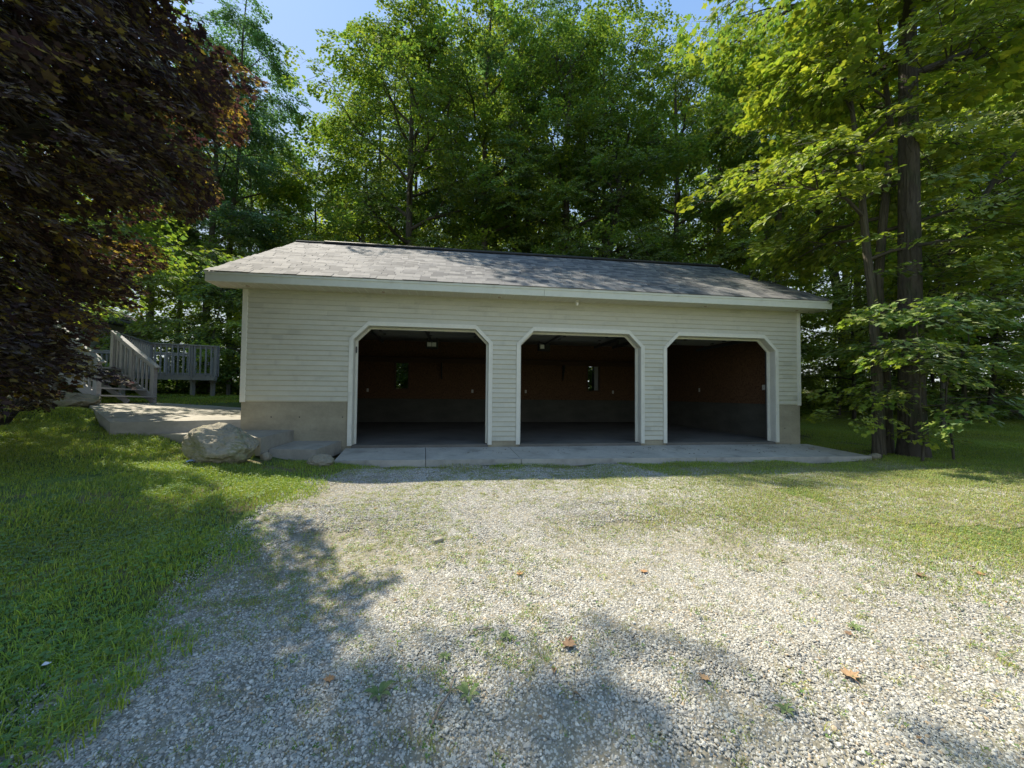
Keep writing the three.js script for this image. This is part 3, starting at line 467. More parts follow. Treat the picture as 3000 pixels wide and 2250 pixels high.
function spray(seed, n, len, wid, size, kind, tones, twigs = 3, droop = 0.12) {
  const R = rng(seed), polys = leafPolys(kind), pos = [], col = [], q = new THREE.Quaternion(), e = new THREE.Euler(), v = V();
  for (let i = 0; i < n; i++) {
    const s = 0.12 + 0.88 * Math.sqrt(R()), side = (R() - 0.5) * 2 * Math.sqrt(1 - (2 * s - 1.05) ** 2 * 0.8), px = side * wid / 2, pz = s * len, py = (R() - 0.5) * 0.14 * len - droop * s * s * len + 0.02;
    e.set((R() - 0.3) * 0.9, Math.atan2(px * 1.4, 0.35 + pz * 0.3) + (R() - 0.5) * 1.5, (R() - 0.5) * 1.1, 'YXZ'); q.setFromEuler(e);
    const k = size * (0.65 + 0.6 * R()), c = tones[Math.floor(R() * tones.length)], m = 0.8 + 0.4 * R();
    for (const t of polys) for (const p of t) { v.set(p[0], p[1], p[2]).multiplyScalar(k).applyQuaternion(q); pos.push(v.x + px, v.y + py, v.z + pz); col.push(c[0] * m, c[1] * m, c[2] * m); }
  }
  const tw = (a, b, r) => { const d = b.clone().sub(a), u = V(d.z, 0, -d.x).normalize().multiplyScalar(r), w = V(0, r, 0); for (const [f, g] of [[u, w], [w, u.clone().negate()], [u.clone().negate(), w.clone().negate()]]) { for (const p of [a.clone().add(f), a.clone().add(g), b]) { pos.push(p.x, p.y, p.z); col.push(.08, .065, .05); } } };
  if (twigs) { tw(V(0, 0, -0.15), V(0, -droop * len * 0.7, len * 0.92), 0.007); for (let i = 0; i < twigs; i++) { const s = 0.2 + 0.5 * i / twigs, sd = i % 2 ? 1 : -1; tw(V(0, -droop * s * s * len, s * len), V(sd * wid * 0.4, -droop * (s + 0.3) ** 2 * len, (s + 0.32) * len), 0.005); } }
  const g = new THREE.BufferGeometry(); g.setAttribute('position', new THREE.Float32BufferAttribute(pos, 3)); g.setAttribute('color', new THREE.Float32BufferAttribute(col, 3)); g.computeVertexNormals(); return g;
}
const GREEN = [[.19, .3, .032], [.24, .34, .032], [.14, .26, .042], [.3, .38, .035]];
const LIME = [[.33, .42, .032], [.4, .46, .036], [.25, .36, .036]];
const BLUE = [[.13, .24, .07], [.16, .27, .075], [.12, .22, .06]];
const PURP = [[.07, .032, .036], [.05, .024, .032], [.085, .04, .036], [.075, .04, .032], [.17, .11, .036], [.38, .29, .045]];
const SPR = {
  far: [1, 2, 3].map((s) => spray(s, 66, 1.0, 0.95, 0.122, 'kite', GREEN)),
  lime: [4, 5].map((s) => spray(s, 66, 1.0, 0.95, 0.118, 'kite', LIME)),
  fine: [6, 7].map((s) => spray(s, 80, 0.9, 0.6, 0.09, 'kite', BLUE, 3, 0.3)),
  maple: [8, 9, 10].map((s) => spray(s, 50, 0.85, 0.85, 0.115, 'maple', GREEN)),
  heart: [11, 12].map((s) => spray(s, 44, 0.8, 0.7, 0.105, 'heart', LIME, 3, 0.25)),
  purple: [13, 14, 15].map((s) => spray(s, 112, 0.8, 0.8, 0.072, 'maple', PURP, 3, 0.3)),
};
function crown(parent, sprays, list, seed, tint = [1, 1, 1], vary = 0.25) {
  const R = rng(seed), per = sprays.map(() => []); for (const s of list) per[Math.floor(R() * sprays.length)].push(s);
  const col = new THREE.Color();
  per.forEach((l, k) => {
    if (!l.length) return; const m = shadow(new THREE.InstancedMesh(sprays[k], M.leaf, l.length)); m.name = k ? 'crown_' + String(k).padStart(3, '0') : 'crown'; m.userData.kind = 'stuff';
    l.forEach(([p, az, pitch, roll, sc], i) => { disp.position.copy(p); disp.rotation.set(pitch, az, roll, 'YXZ'); disp.scale.setScalar(sc); disp.updateMatrix(); m.setMatrixAt(i, disp.matrix); const v = 1 + (R() - 0.5) * 2 * vary, y = 1 + (R() - 0.5) * 0.5 * vary; m.setColorAt(i, col.setRGB(tint[0] * v * y, tint[1] * v, tint[2] * v / y)); });
    parent.add(m);
  });
}
// o: x z h r (trunk radius) R (crown radius) cb (crown base, share of height) n (sprays) spr seed ...
function tree(name, label, category, o, group) {
  const R = rng(o.seed), gy = o.y ?? H(o.x, o.z), t = thing(name, label, category, [o.x, gy, o.z], 0, group), wood = [];
  const lean = V(...(o.lean ?? [0, 0, 0])), N = 9, path = [], rad = [];
  const wob = o.wob ?? 0.25;
  for (let i = 0; i <= N; i++) { const s = i / N; path.push(V(lean.x * s * s * 1 + wob * (fbm(s * 3, o.seed, 1, 2) - 0.5) * s * 4, o.h * 0.93 * s - 0.15 * (i === 0), lean.z * s * s + wob * (fbm(s * 3, o.seed, 7, 2) - 0.5) * s * 4)); rad.push(o.r * Math.pow(1 - s * 0.93, 0.75) * (i === 0 ? 1.35 : 1)); }
  path.splice(1, 0, path[0].clone().lerp(path[1], 0.25)); rad.splice(1, 0, o.r * 1.06);
  const P = (s) => { const f = clamp(s, 0, 1) * N, i = Math.min(N - 1, Math.floor(f)); const A = i === 0 ? path[0] : path[i + 1], B = path[i + 2]; return A.clone().lerp(B, f - i); }, RR = (s) => o.r * Math.pow(1 - clamp(s, 0, 1) * 0.93, 0.75);
  wood.push(tube(path, rad, o.seg ?? 8, 0.8));
  const branches = [], nl = o.limbs ?? 14;
  for (let k = 0; k < nl; k++) {
    const u = (k + 0.3 + 0.5 * R()) / nl, s = lerp(o.cb, 0.98, u), az = k * 2.4 + R() * 1.1 + (o.az ?? 0), prof = Math.sin(Math.PI * clamp(0.22 + 0.74 * u, 0, 1)) ** 0.7, L = o.R * prof * (0.75 + 0.45 * R()) * (o.reach ? o.reach(u) : 1);
    const el = lerp(o.el0 ?? 0.25, o.el1 ?? 1.1, u) + (R() - 0.5) * 0.3, a = P(s * 0.93), dir = V(Math.sin(az) * Math.cos(el), Math.sin(el), Math.cos(az) * Math.cos(el)), pts = [a], r0 = Math.min(RR(s) * 0.65, 0.03 + L * 0.028);
    if (o.keep && !o.keep(az, u)) continue;
    for (let i = 1; i <= 4; i++) pts.push(a.clone().addScaledVector(dir, L * i / 4).add(V((R() - 0.5) * 0.12 * L, (o.sag ?? 0.02) * -L * (i / 4) ** 2 + (R() - 0.5) * 0.06 * L, (R() - 0.5) * 0.12 * L)));
    wood.push(tube(pts, [r0, r0 * 0.8, r0 * 0.6, r0 * 0.4, r0 * 0.15], 5, 0.8)); branches.push([pts, az, L, 1]);
    for (let j = 0; j < (o.sub ?? 4); j++) {
      const f = 0.25 + 0.65 * R(), i = Math.min(3, Math.floor(f * 4)), b = pts[i].clone().lerp(pts[i + 1], f * 4 - i), a2 = az + (j % 2 ? 1 : -1) * (0.5 + 0.7 * R()), l2 = L * (0.3 + 0.3 * R()), e2 = el * 0.6 + (R() - 0.5) * 0.5, d2 = V(Math.sin(a2) * Math.cos(e2), Math.sin(e2), Math.cos(a2) * Math.cos(e2));
      const p2 = [b, b.clone().addScaledVector(d2, l2 * 0.5).add(V(0, 0.04 * l2, 0)), b.clone().addScaledVector(d2, l2)]; wood.push(tube(p2, [r0 * 0.4, r0 * 0.25, r0 * 0.08], 4, 0.8)); branches.push([p2, a2, l2, 0.9]);
    }
  }
  const tot = branches.reduce((q, b) => q + b[2] * b[3] + 0.4, 0), list = [], sc = o.sc ?? 1;
  for (const [pts, az, L, w] of branches) {
    const n = Math.max(2, Math.round(o.n * (L * w + 0.4) / tot));
    for (let i = 0; i < n; i++) {
      const f = 0.3 + 0.7 * Math.pow(R(), 0.7), m = (pts.length - 1) * f, k = Math.min(pts.length - 2, Math.floor(m)), p = pts[k].clone().lerp(pts[k + 1], m - k), j = o.spread ?? 0.55;
      p.add(V((R() - 0.5) * 2 * j, (R() - 0.5) * 1.5 * j, (R() - 0.5) * 2 * j));
      list.push([p, az + (R() - 0.5) * 2.6, 0.05 + (R() - 0.25) * 0.7, (R() - 0.5) * 0.8, sc * (0.75 + 0.5 * R())]);
    }
  }
  for (let i = 0; i < (o.topn ?? 14); i++) { const q = P(0.86 + 0.16 * R()); list.push([q.add(V((R() - 0.5) * 1.1, (R() - 0.3) * 0.7, (R() - 0.5) * 1.1)), R() * 6.28, -0.5 * R(), (R() - 0.5) * 0.6, sc * (0.7 + 0.4 * R())]); }
  if (o.extra) list.push(...o.extra(R));
  mesh('trunk', wood, o.bark ?? M.bark, t);
  crown(t, o.spr ?? SPR.far, list, o.seed + 1, o.tint, o.vary); return t;
}
const G = 'trees standing behind the garage';
// --- named trees whose trunks can be told apart
tree('forest_tree', 'tall dark trunked tree behind the deck, left of the garage roof', 'tree', { x: -8.6, z: -12.8, h: 18.5, r: 0.2, R: 3.4, cb: 0.3, n: 650, limbs: 16, seed: 101, spr: SPR.fine, sc: 1.25, tint: [1, 1.05, 1.1] }, G);
tree('forest_tree', 'slender tree with a rising side branch, left of the blue sky gap', 'tree', { x: -8.9, z: -15.5, h: 26, r: 0.17, R: 3.4, cb: 0.35, n: 600, limbs: 15, seed: 102, spr: SPR.fine, sc: 1.25, tint: [1, 1.1, 1.1] }, G);
tree('forest_tree', 'large many limbed tree over the left end of the roof ridge', 'tree', { x: 1.5, z: -11.4, h: 22, r: 0.24, R: 4.2, cb: 0.34, n: 850, limbs: 20, seed: 103, el0: 0.35, el1: 1.2, spr: SPR.far }, G);
tree('forest_tree', 'tall tree with a pale broken trunk over the middle of the roof', 'tree', { x: 9.7, z: -11.2, h: 22.5, r: 0.25, R: 4.4, cb: 0.36, n: 750, limbs: 18, seed: 104, spr: SPR.far, tint: [0.95, 1, 1.1] }, G);
tree('forest_tree', 'dark forked tree leaning right over the middle of the roof', 'tree', { x: 10.7, z: -9.5, h: 16, r: 0.27, R: 4.2, cb: 0.35, n: 800, limbs: 13, lean: [2.2, 0, 0], seed: 105, spr: SPR.far, bark: M.barkDark }, G);
tree('forest_tree', 'straight tree behind the right part of the roof', 'tree', { x: 16.6, z: -12.2, h: 23, r: 0.22, R: 4.2, cb: 0.42, n: 400, limbs: 17, seed: 106, spr: SPR.lime }, G);
tree('forest_tree', 'twin trunked tree rising beside the right end of the roof', 'tree', { x: 18.5, z: -7.2, h: 20, r: 0.2, R: 3.8, cb: 0.55, n: 450, limbs: 13, seed: 107, spr: SPR.far, bark: M.barkPale }, G);
tree('forest_tree', 'thinner stem of the twin trunks beside the right roof end', 'tree', { x: 18.1, z: -7.5, h: 14, r: 0.13, R: 2.4, cb: 0.6, n: 300, limbs: 8, seed: 108, spr: SPR.far, bark: M.barkPale }, G);
tree('forest_tree', 'dark trunk leaning left, right of the garage wall', 'tree', { x: 25.5, z: -10.2, h: 21, r: 0.28, R: 4.2, cb: 0.5, n: 420, limbs: 14, lean: [-5.5, 0, 0.5], seed: 109, spr: SPR.far, bark: M.barkDark }, G);
tree('forest_tree', 'thin short tree with a tuft of leaves above the roof right end', 'tree', { x: 18.6, z: -10.3, h: 9.6, r: 0.12, R: 1.6, cb: 0.8, n: 130, limbs: 6, seed: 110, spr: SPR.lime, bark: M.barkDark }, G);
// --- the group of stems right of the apron
tree('maple_tree', 'thickest tree, ridged trunk at the right end of the apron', 'tree', { x: 13.65, z: 1.25, h: 21, r: 0.215, R: 4.1, cb: 0.42, n: 430, limbs: 17, seed: 111, spr: SPR.maple, bark: M.barkDark, seg: 14, lean: [-0.2, 0, 0.3], wob: 0.08, el0: 0.15, extra: (Q) => Array.from({ length: 45 }, () => { const a = Q() * 6.28, d = 0.25 + 1.3 * Q(); return [V(Math.sin(a) * d, 2.2 + 6.5 * Q(), Math.cos(a) * d), a, 0.1 + 0.4 * Q(), (Q() - 0.5) * 0.8, 0.6 + 0.35 * Q()]; }) });
tree('maple_tree', 'slim grey stem left of the thickest trunk, nearest the apron', 'tree', { x: 13.2, z: 0.95, h: 11, r: 0.11, R: 2.3, cb: 0.42, n: 260, limbs: 11, seed: 112, spr: SPR.heart, bark: M.barkPale, lean: [-0.5, 0, -0.5], wob: 0.15, sag: 0.2 });
tree('maple_tree', 'slim forked stem between the grey stem and the thickest trunk', 'tree', { x: 13.62, z: 0.78, h: 12, r: 0.12, R: 2.5, cb: 0.45, n: 280, limbs: 12, seed: 113, spr: SPR.heart, bark: M.barkPale, wob: 0.2, sag: 0.2 });
tree('sapling', 'thin leafy sapling in front of the thickest trunk', 'sapling', { x: 13.0, z: 1.85, h: 3.6, r: 0.025, R: 0.95, cb: 0.3, n: 34, limbs: 8, seed: 114, spr: SPR.maple, bark: M.barkPale, el0: 0.05, el1: 0.5, topn: 3, spread: 0.2, sub: 2, sc: 0.85 });
tree('sapling', 'thin leafy sapling right of the thickest trunk', 'sapling', { x: 13.9, z: 1.75, h: 3.8, r: 0.022, R: 1.5, cb: 0.35, n: 40, limbs: 9, seed: 115, spr: SPR.maple, bark: M.barkPale, el0: 0.05, el1: 0.5, topn: 3, spread: 0.2, sub: 2, sc: 0.85 });
tree('sapling', 'low broad leaved sapling at the left foot of the thickest trunk', 'sapling', { x: 12.75, z: 1.35, h: 1.7, r: 0.015, R: 0.8, cb: 0.25, n: 18, limbs: 6, seed: 116, spr: SPR.heart, bark: M.barkPale, el0: 0.1, el1: 0.6, topn: 2, spread: 0.12, sub: 1, sc: 0.7 });
tree('sapling', 'small pale stemmed tree on the lawn far right', 'sapling', { x: 18.9, z: -1.7, h: 7, r: 0.07, R: 2.4, cb: 0.35, n: 200, limbs: 10, seed: 117, spr: SPR.lime, bark: M.barkPale, el0: 0.1, el1: 0.7 });
tree('sapling', 'crooked dark stemmed small tree at the right woodland edge', 'sapling', { x: 22.4, z: -2.7, h: 8, r: 0.08, R: 2.8, cb: 0.3, n: 260, limbs: 10, seed: 118, spr: SPR.lime, bark: M.barkDark, lean: [1.2, 0, 0], wob: 0.5 });
tree('forest_tree', 'dark diagonal leaning trunk among bright leaves at the right edge', 'tree', { x: 19.0, z: -2.8, h: 13, r: 0.13, R: 3.2, cb: 0.5, n: 320, limbs: 9, seed: 119, lean: [4.6, 0, 3.2], spr: SPR.lime, bark: M.barkDark });
// --- the purple maple
const maple = tree('purple_maple', 'dark purple maple with bronze backlit leaves over the left lawn', 'tree', { x: -1.6, z: 2.9, h: 8.8, r: 0.15, R: 2.35, cb: 0.15, n: 1300, limbs: 36, reach: (u) => lerp(0.25, 1, sst(u, 0.06, 0.42)), seed: 201, spr: SPR.purple, bark: M.barkDark, el0: 0.15, el1: 1.1, sag: 0.18, spread: 0.38, vary: 0.35 });
// --- tall tree that shades the lower driveway
tree('forest_tree', 'tall tree rising behind the purple maple beside the house', 'tree', { x: -7.9, z: -0.8, h: 19, r: 0.24, R: 3.9, cb: 0.68, n: 420, limbs: 14, seed: 202, lean: [6.9, 0, 0.2], spr: SPR.far });
tree('small_tree', 'small tree largely hidden behind the left side of the purple maple', 'tree', { x: -6.4, z: -0.7, h: 8.5, r: 0.12, R: 2.7, cb: 0.25, n: 420, limbs: 14, seed: 203, spr: SPR.far, bark: M.barkDark });
// --- forest behind
{
  const R = rng(77), spots = [];
  const put = (x, z, h, k) => spots.push([x, z, h, k]);
  for (const [x, z, h] of [[-5, -18, 15], [-1.5, -15, 15], [4.5, -15, 13], [6.5, -17, 25], [13.3, -14.5, 25], [12, -19, 28], [8.2, -15, 24], [20.5, -13.5, 23.5], [24, -16, 22], [27.5, -6, 18], [29, -12, 21], [31, -2, 18], [33, -8, 21], [-13, -15, 21], [-15, -20, 22], [-11, -22, 21], [-19, -15, 20], [-21, -22, 22], [0.5, -21, 23.5], [9, -26, 30], [16, -21, 27], [19, -27, 29], [26, -23, 25], [34, -17, 24], [38, -8, 22], [-7, -27, 20], [-14, -29, 23], [30, 4, 17], [36, 2, 20], [-24, -10, 20], [41, -16, 24], [7.5, -12.5, 14], [5.6, -12, 22], [-1, -17.5, 22], [4, -20, 25.5]]) put(x, z, h, Math.floor(R() * 3));
  const where = (x, z) => { const a = Math.atan2(x - 4.2, 8 - z) / D2R, far = z < -16 ? 'deep in' : 'at edge of'; return (a < -28 ? 'left of the roof' : a < -18 ? 'over the left roof end' : a < -2 ? 'over the left garage door' : a < 12 ? 'over the middle garage door' : a < 34 ? 'over the right garage door' : a < 48 ? 'between roof and thickest trunk' : 'right of the thickest trunk') + ', ' + far + ' woods'; };
  const kinds = ['dense green tree', 'bright yellow green tree', 'blue green feathery tree'];
  spots.forEach(([x, z, h, k], i) => tree('woodland_tree', kinds[k] + ' ' + where(x, z), 'tree', { x: x + R() - 0.5, z: z + R() - 0.5, h: x > -5 ? h * 1.15 : h, r: 0.14 + 0.1 * R(), R: 3.4 + 1.4 * R(), cb: 0.28 + 0.2 * R(), n: 245, limbs: 14, sub: 3, seed: 300 + i * 3, seg: 6, spr: [SPR.far, SPR.lime, SPR.fine][k], sc: k === 2 ? 1.5 : 1.3, spread: 0.8, bark: [M.bark, M.barkDark, M.bark][k] }, kinds[k] + 's ' + where(x, z)));
  // slim stems and young trees along the edge of the woods
  const young = [[-5.5, -12.6], [-7.4, -11.2], [-4.4, -13.8], [-10, -13], [-6.2, -14.8], [-3, -12.4], [-6.6, -11], [-3.6, -9.5], [0, -9.6], [5.5, -10], [13, -9.8], [15, -8.2], [14.2, -10.5], [16.8, -6.6], [20, -5.4], [21.5, -7], [23.5, -5], [25, -7.5], [27, -3.4], [23, -3.6], [28.5, -1], [20.8, -9.4], [17.5, -9.2], [-10.5, -11.5], [26, 1.5], [29, 2]];
  young.forEach(([x, z], i) => tree('young_tree', (i % 2 ? 'slim young tree with bright low leaves ' : 'slim dark stemmed young tree ') + where(x, z).split(',')[0], 'tree', { x: x + (R() - 0.5) * 0.6, z, h: 5 + 4.5 * R(), r: 0.05 + 0.03 * R(), R: 2 + 0.8 * R(), cb: 0.15, n: 120, limbs: 12, sub: 2, seed: 700 + i, seg: 5, spr: i % 2 ? SPR.lime : SPR.far, bark: i % 2 ? M.barkPale : M.barkDark, el0: 0.02, el1: 0.6, spread: 0.35 }, (i % 2 ? 'bright young trees ' : 'dark young trees ') + where(x, z).split(',')[0]));
  { // alike neighbours are told apart by their order from the left
    const same = new Map(); for (const o of scene.children) if (/^(woodland|young)_tree/.test(o.name)) same.set(o.userData.label, [...(same.get(o.userData.label) ?? []), o]);
    for (const l of same.values()) if (l.length > 1) { const a = (o) => Math.atan2(o.position.x - 4.2, 8 - o.position.z); l.sort((p, q) => a(p) - a(q)); l.forEach((o, i) => { o.userData.label = (i === 0 ? 'leftmost ' : i === l.length - 1 ? 'rightmost ' : ['', 'second ', 'third ', 'fourth ', 'fifth '][i]) + o.userData.label + (i && i < l.length - 1 ? ' from left' : ''); }); }
  }
  // far woods that read as one mass, and low growth under the trees
  const mass = (name, label, n, seed, pick, sc, spr, tint) => { const Q = rng(seed), per = spr.map(() => []); for (let i = 0; i < n; i++) { const p = pick(Q); if (p) per[i % spr.length].push(p); } const c = new THREE.Color(); per.forEach((l, k) => { const m = shadow(new THREE.InstancedMesh(spr[k], M.leaf, l.length)); m.name = numbered(name); l.forEach((p, i) => { disp.position.copy(p); disp.rotation.set((Q() - 0.4) * 0.9, Q() * 6.3, (Q() - 0.5) * 0.9, 'YXZ'); disp.scale.setScalar(sc * (0.7 + 0.6 * Q())); disp.updateMatrix(); m.setMatrixAt(i, disp.matrix); const v = 0.75 + 0.5 * Q(); m.setColorAt(i, c.setRGB(v * tint[0], v * tint[1], v * tint[2])); }); scene.add(tag(m, label, 'woods', null, 'stuff')); }); };
  mass('far_woods', 'deep mass of leafy woods far behind everything', 6000, 901, (Q) => { const a = lerp(-1.05, 1.35, Q()), d = 36 + 26 * Q(), x = 4.2 + Math.sin(a) * d, z = 8 - Math.cos(a) * d, hm = 20 + 8 * fbm(a * 6, d * 0.08, 3, 3); if (a > -0.62 && a < -0.36) return Q() < 0.5 ? V(x, H(x, z) + Q() * 12, z) : null; return V(x, H(x, z) + Math.pow(Q(), 0.8) * hm, z); }, 1.9, [SPR.far[0]], [1, 1, 0.9]);
  mass('undergrowth', 'low leafy undergrowth between the trunks at the woods edge', 3600, 902, (Q) => { const x = lerp(-16, 36, Q()), z = lerp(-9, -24, Q()) + sst(x, 14, 30) * 7; if (x > -2 && x < 14) { const zz = lerp(-9.5, -15, Q()); return V(x, H(x, zz) + 0.1 + 2.4 * Q(), zz); } if (fbm(x * 0.4, z * 0.4, 9, 3) < 0.42) return null; return V(x, H(x, z) + 0.15 + (x > 18 ? 3 : 1.8) * Q() * Q(), z); }, 1.0, [SPR.far[1]], [1, 1, 1]);
}
// dark shrub under the maple
{
  const s = thing('shrub', 'low dark purple shrub at the left edge under the maple', 'shrub', [-3.2, H(-3.2, 0.7), 0.7]), R = rng(55), list = [], wood = [];
  for (let i = 0; i < 14; i++) { const a = R() * 6.28, d = V(Math.sin(a) * 0.45, 0.5 + 0.2 * R(), Math.cos(a) * 0.45); wood.push(tube([V(0, -0.05, 0), d.clone().multiplyScalar(0.6).add(V(0, 0.05, 0)), d], [0.012, 0.008, 0.003], 4)); for (let k = 0; k < 5; k++) list.push([d.clone().multiplyScalar(0.35 + 0.6 * R()), a + (R() - 0.5) * 2, -0.2 - 0.4 * R(), (R() - 0.5), 0.42]); }
  mesh('stem', wood, M.barkDark, s); crown(s, SPR.purple, list, 56, [0.7, 0.7, 1.0]);
}
// ---------------------------------------------------------------- gravel, grass and weeds
function patchMesh(name, label, cat, geos, mat, spots, tintOf) {
  const per = geos.map(() => []), R = rng(name.length * 7 + spots.length); for (const s of spots) per[Math.floor(R() * geos.length)].push(s);
  const c = new THREE.Color(), n = V(), q = new THREE.Quaternion(), q2 = new THREE.Quaternion();
  per.forEach((l, k) => {
    if (!l.length) return; const m = shadow(new THREE.InstancedMesh(geos[k], mat, l.length)); m.name = numbered(name);
    l.forEach(([x, z, s, dy = 0], i) => {
      const h = H(x, z), e = 0.2; n.set(-(H(x + e, z) - H(x - e, z)) / (2 * e), 1, -(H(x, z + e) - H(x, z - e)) / (2 * e)); if (Math.abs(n.x) > 0.6 || Math.abs(n.z) > 0.6) n.set(0, 1, 0); n.normalize();
      q.setFromUnitVectors(V(0, 1, 0), n).multiply(q2.setFromAxisAngle(V(0, 1, 0), R() * 6.283)); disp.position.set(x, h + dy, z); disp.quaternion.copy(q); disp.scale.setScalar(s); disp.updateMatrix(); m.setMatrixAt(i, disp.matrix);
      const t = tintOf ? tintOf(x, z, R) : [1, 1, 1]; m.setColorAt(i, c.setRGB(...t));
    });
    scene.add(tag(m, label, cat, null, 'stuff'));
  });
}
function gravelPatch(seed, n, rad, size) {
  const R = rng(seed), pos = [], col = [], base = new THREE.IcosahedronGeometry(1, 0).attributes.position, v = V(), q = new THREE.Quaternion(), e = new THREE.Euler();
  for (let i = 0; i < n; i++) {
    const r = rad * Math.sqrt(R()), a = R() * 6.283, s = size * (0.45 + 0.75 * R() * R() + (R() < 0.03 ? 0.5 : 0)), sx = 0.75 + 0.6 * R(), sy = 0.42 + 0.3 * R(), sz = 0.6 + 0.45 * R(), k = R();
    e.set((R() - 0.5) * 0.9, R() * 6.3, (R() - 0.5) * 0.9); q.setFromEuler(e);
    const t = k < 0.5 ? [.43, .415, .36] : k < 0.72 ? [.28, .272, .24] : k < 0.88 ? [.54, .52, .45] : k < 0.95 ? [.24, .235, .21] : [.42, .33, .22], m = 0.8 + 0.4 * R(), js = R() * 100;
    for (let b = 0; b < base.count; b++) { v.fromBufferAttribute(base, b); const w = 0.78 + 0.44 * hash3(Math.round(v.x * 50 + js), Math.round(v.y * 50), Math.round(v.z * 50)); v.multiplyScalar(w * s); v.set(v.x * sx, v.y * sy, v.z * sz).applyQuaternion(q); pos.push(v.x + r * Math.cos(a), v.y + s * 0.18, v.z + r * Math.sin(a)); col.push(t[0] * m, t[1] * m, t[2] * m); }
  }
  const g = new THREE.BufferGeometry(); g.setAttribute('position', new THREE.Float32BufferAttribute(pos, 3)); g.setAttribute('color', new THREE.Float32BufferAttribute(col, 3)); g.computeVertexNormals(); return g;
}
{
  const R = rng(404), near = [], far = [];
  for (let x = 1.9; x < 15; x += 0.26) for (let z = 1.1; z < 9.6; z += 0.26) {
    const px = x + (R() - 0.5) * 0.22, pz = z + (R() - 0.5) * 0.22, g = gravelAt(px, pz); if (inside(APRON, px, pz - 0.22) || inside(STEP3, px, pz - 0.2)) continue;
    if (g > 0.25 + 0.5 * R()) { const d = Math.hypot(px - 4.2, pz - 8); (d < 4.4 ? near : far).push([px, pz, 0.9 + 0.25 * R(), 0.006]); }
  }
  const T = (x, z, Q) => { const v = 0.85 + 0.3 * fbm(x * 0.7, z * 0.7, 5, 3) * 1.0; return [v, v, v]; };
  patchMesh('gravel', 'loose pale crushed stone spread over the driveway', 'gravel', [1, 2, 3, 4].map((s) => gravelPatch(s, 1150, 0.27, 0.0087)), M.stone, near, T);
  patchMesh('gravel', 'loose pale crushed stone spread over the driveway', 'gravel', [5, 6, 7].map((s) => gravelPatch(s, 850, 0.27, 0.0097)), M.stone, far, T);
}
function grassPatch(seed, n, rad, hgt, wid, tones, clover = 0, lie = 0.6) {
  const R = rng(seed), pos = [], col = [], put = (p, c, m) => { pos.push(p.x, p.y, p.z); col.push(c[0] * m, c[1] * m, c[2] * m); };
  for (let i = 0; i < n; i++) {
    const r = rad * Math.sqrt(R()), a = R() * 6.283, b = V(r * Math.cos(a), -0.004, r * Math.sin(a)), az = R() * 6.283, h = hgt * (0.45 + 0.75 * R()), l = h * lie * (0.2 + R()), d = V(Math.cos(az), 0, Math.sin(az)), s = V(-d.z, 0, d.x).multiplyScalar(wid * (0.6 + 0.6 * R())), c = tones[Math.floor(R() * tones.length)], m = 0.75 + 0.5 * R();
    const k = b.clone().addScaledVector(d, l * 0.35).add(V(0, h * 0.62, 0)), t = b.clone().addScaledVector(d, l).add(V(0, h * (1 - 0.25 * lie), 0)), A = b.clone().add(s), B = b.clone().sub(s), Cc = k.clone().addScaledVector(s, 0.75), Dd = k.clone().addScaledVector(s, -0.75);
    for (const p of [A, B, Cc, Cc, B, Dd, Cc, Dd, t]) put(p, c, m);
  }
  for (let i = 0; i < clover; i++) {
    const r = rad * Math.sqrt(R()), a = R() * 6.283, h = hgt * (0.35 + 0.5 * R()), c = [.1, .22, .03], m = 0.8 + 0.5 * R(), z = 0.007 + 0.006 * R();
    for (let k = 0; k < 3; k++) { const q = a + k * 2.09 + R() * 0.3, o = V(r * Math.cos(a), h, r * Math.sin(a)), d = V(Math.cos(q), 0.15 * (R() - 0.3), Math.sin(q)).multiplyScalar(z * 1.3), s = V(-Math.sin(q), 0.15, Math.cos(q)).multiplyScalar(z * 0.7); const A = o.clone().addScaledVector(d, 0.6).add(s), B = o.clone().addScaledVector(d, 0.6).sub(s), T = o.clone().add(d); for (const p of [o, A, B, A, T, B]) put(p, c, m); }
  }
  const g = new THREE.BufferGeometry(); g.setAttribute('position', new THREE.Float32BufferAttribute(pos, 3)); g.setAttribute('color', new THREE.Float32BufferAttribute(col, 3)); g.computeVertexNormals(); return g;
}
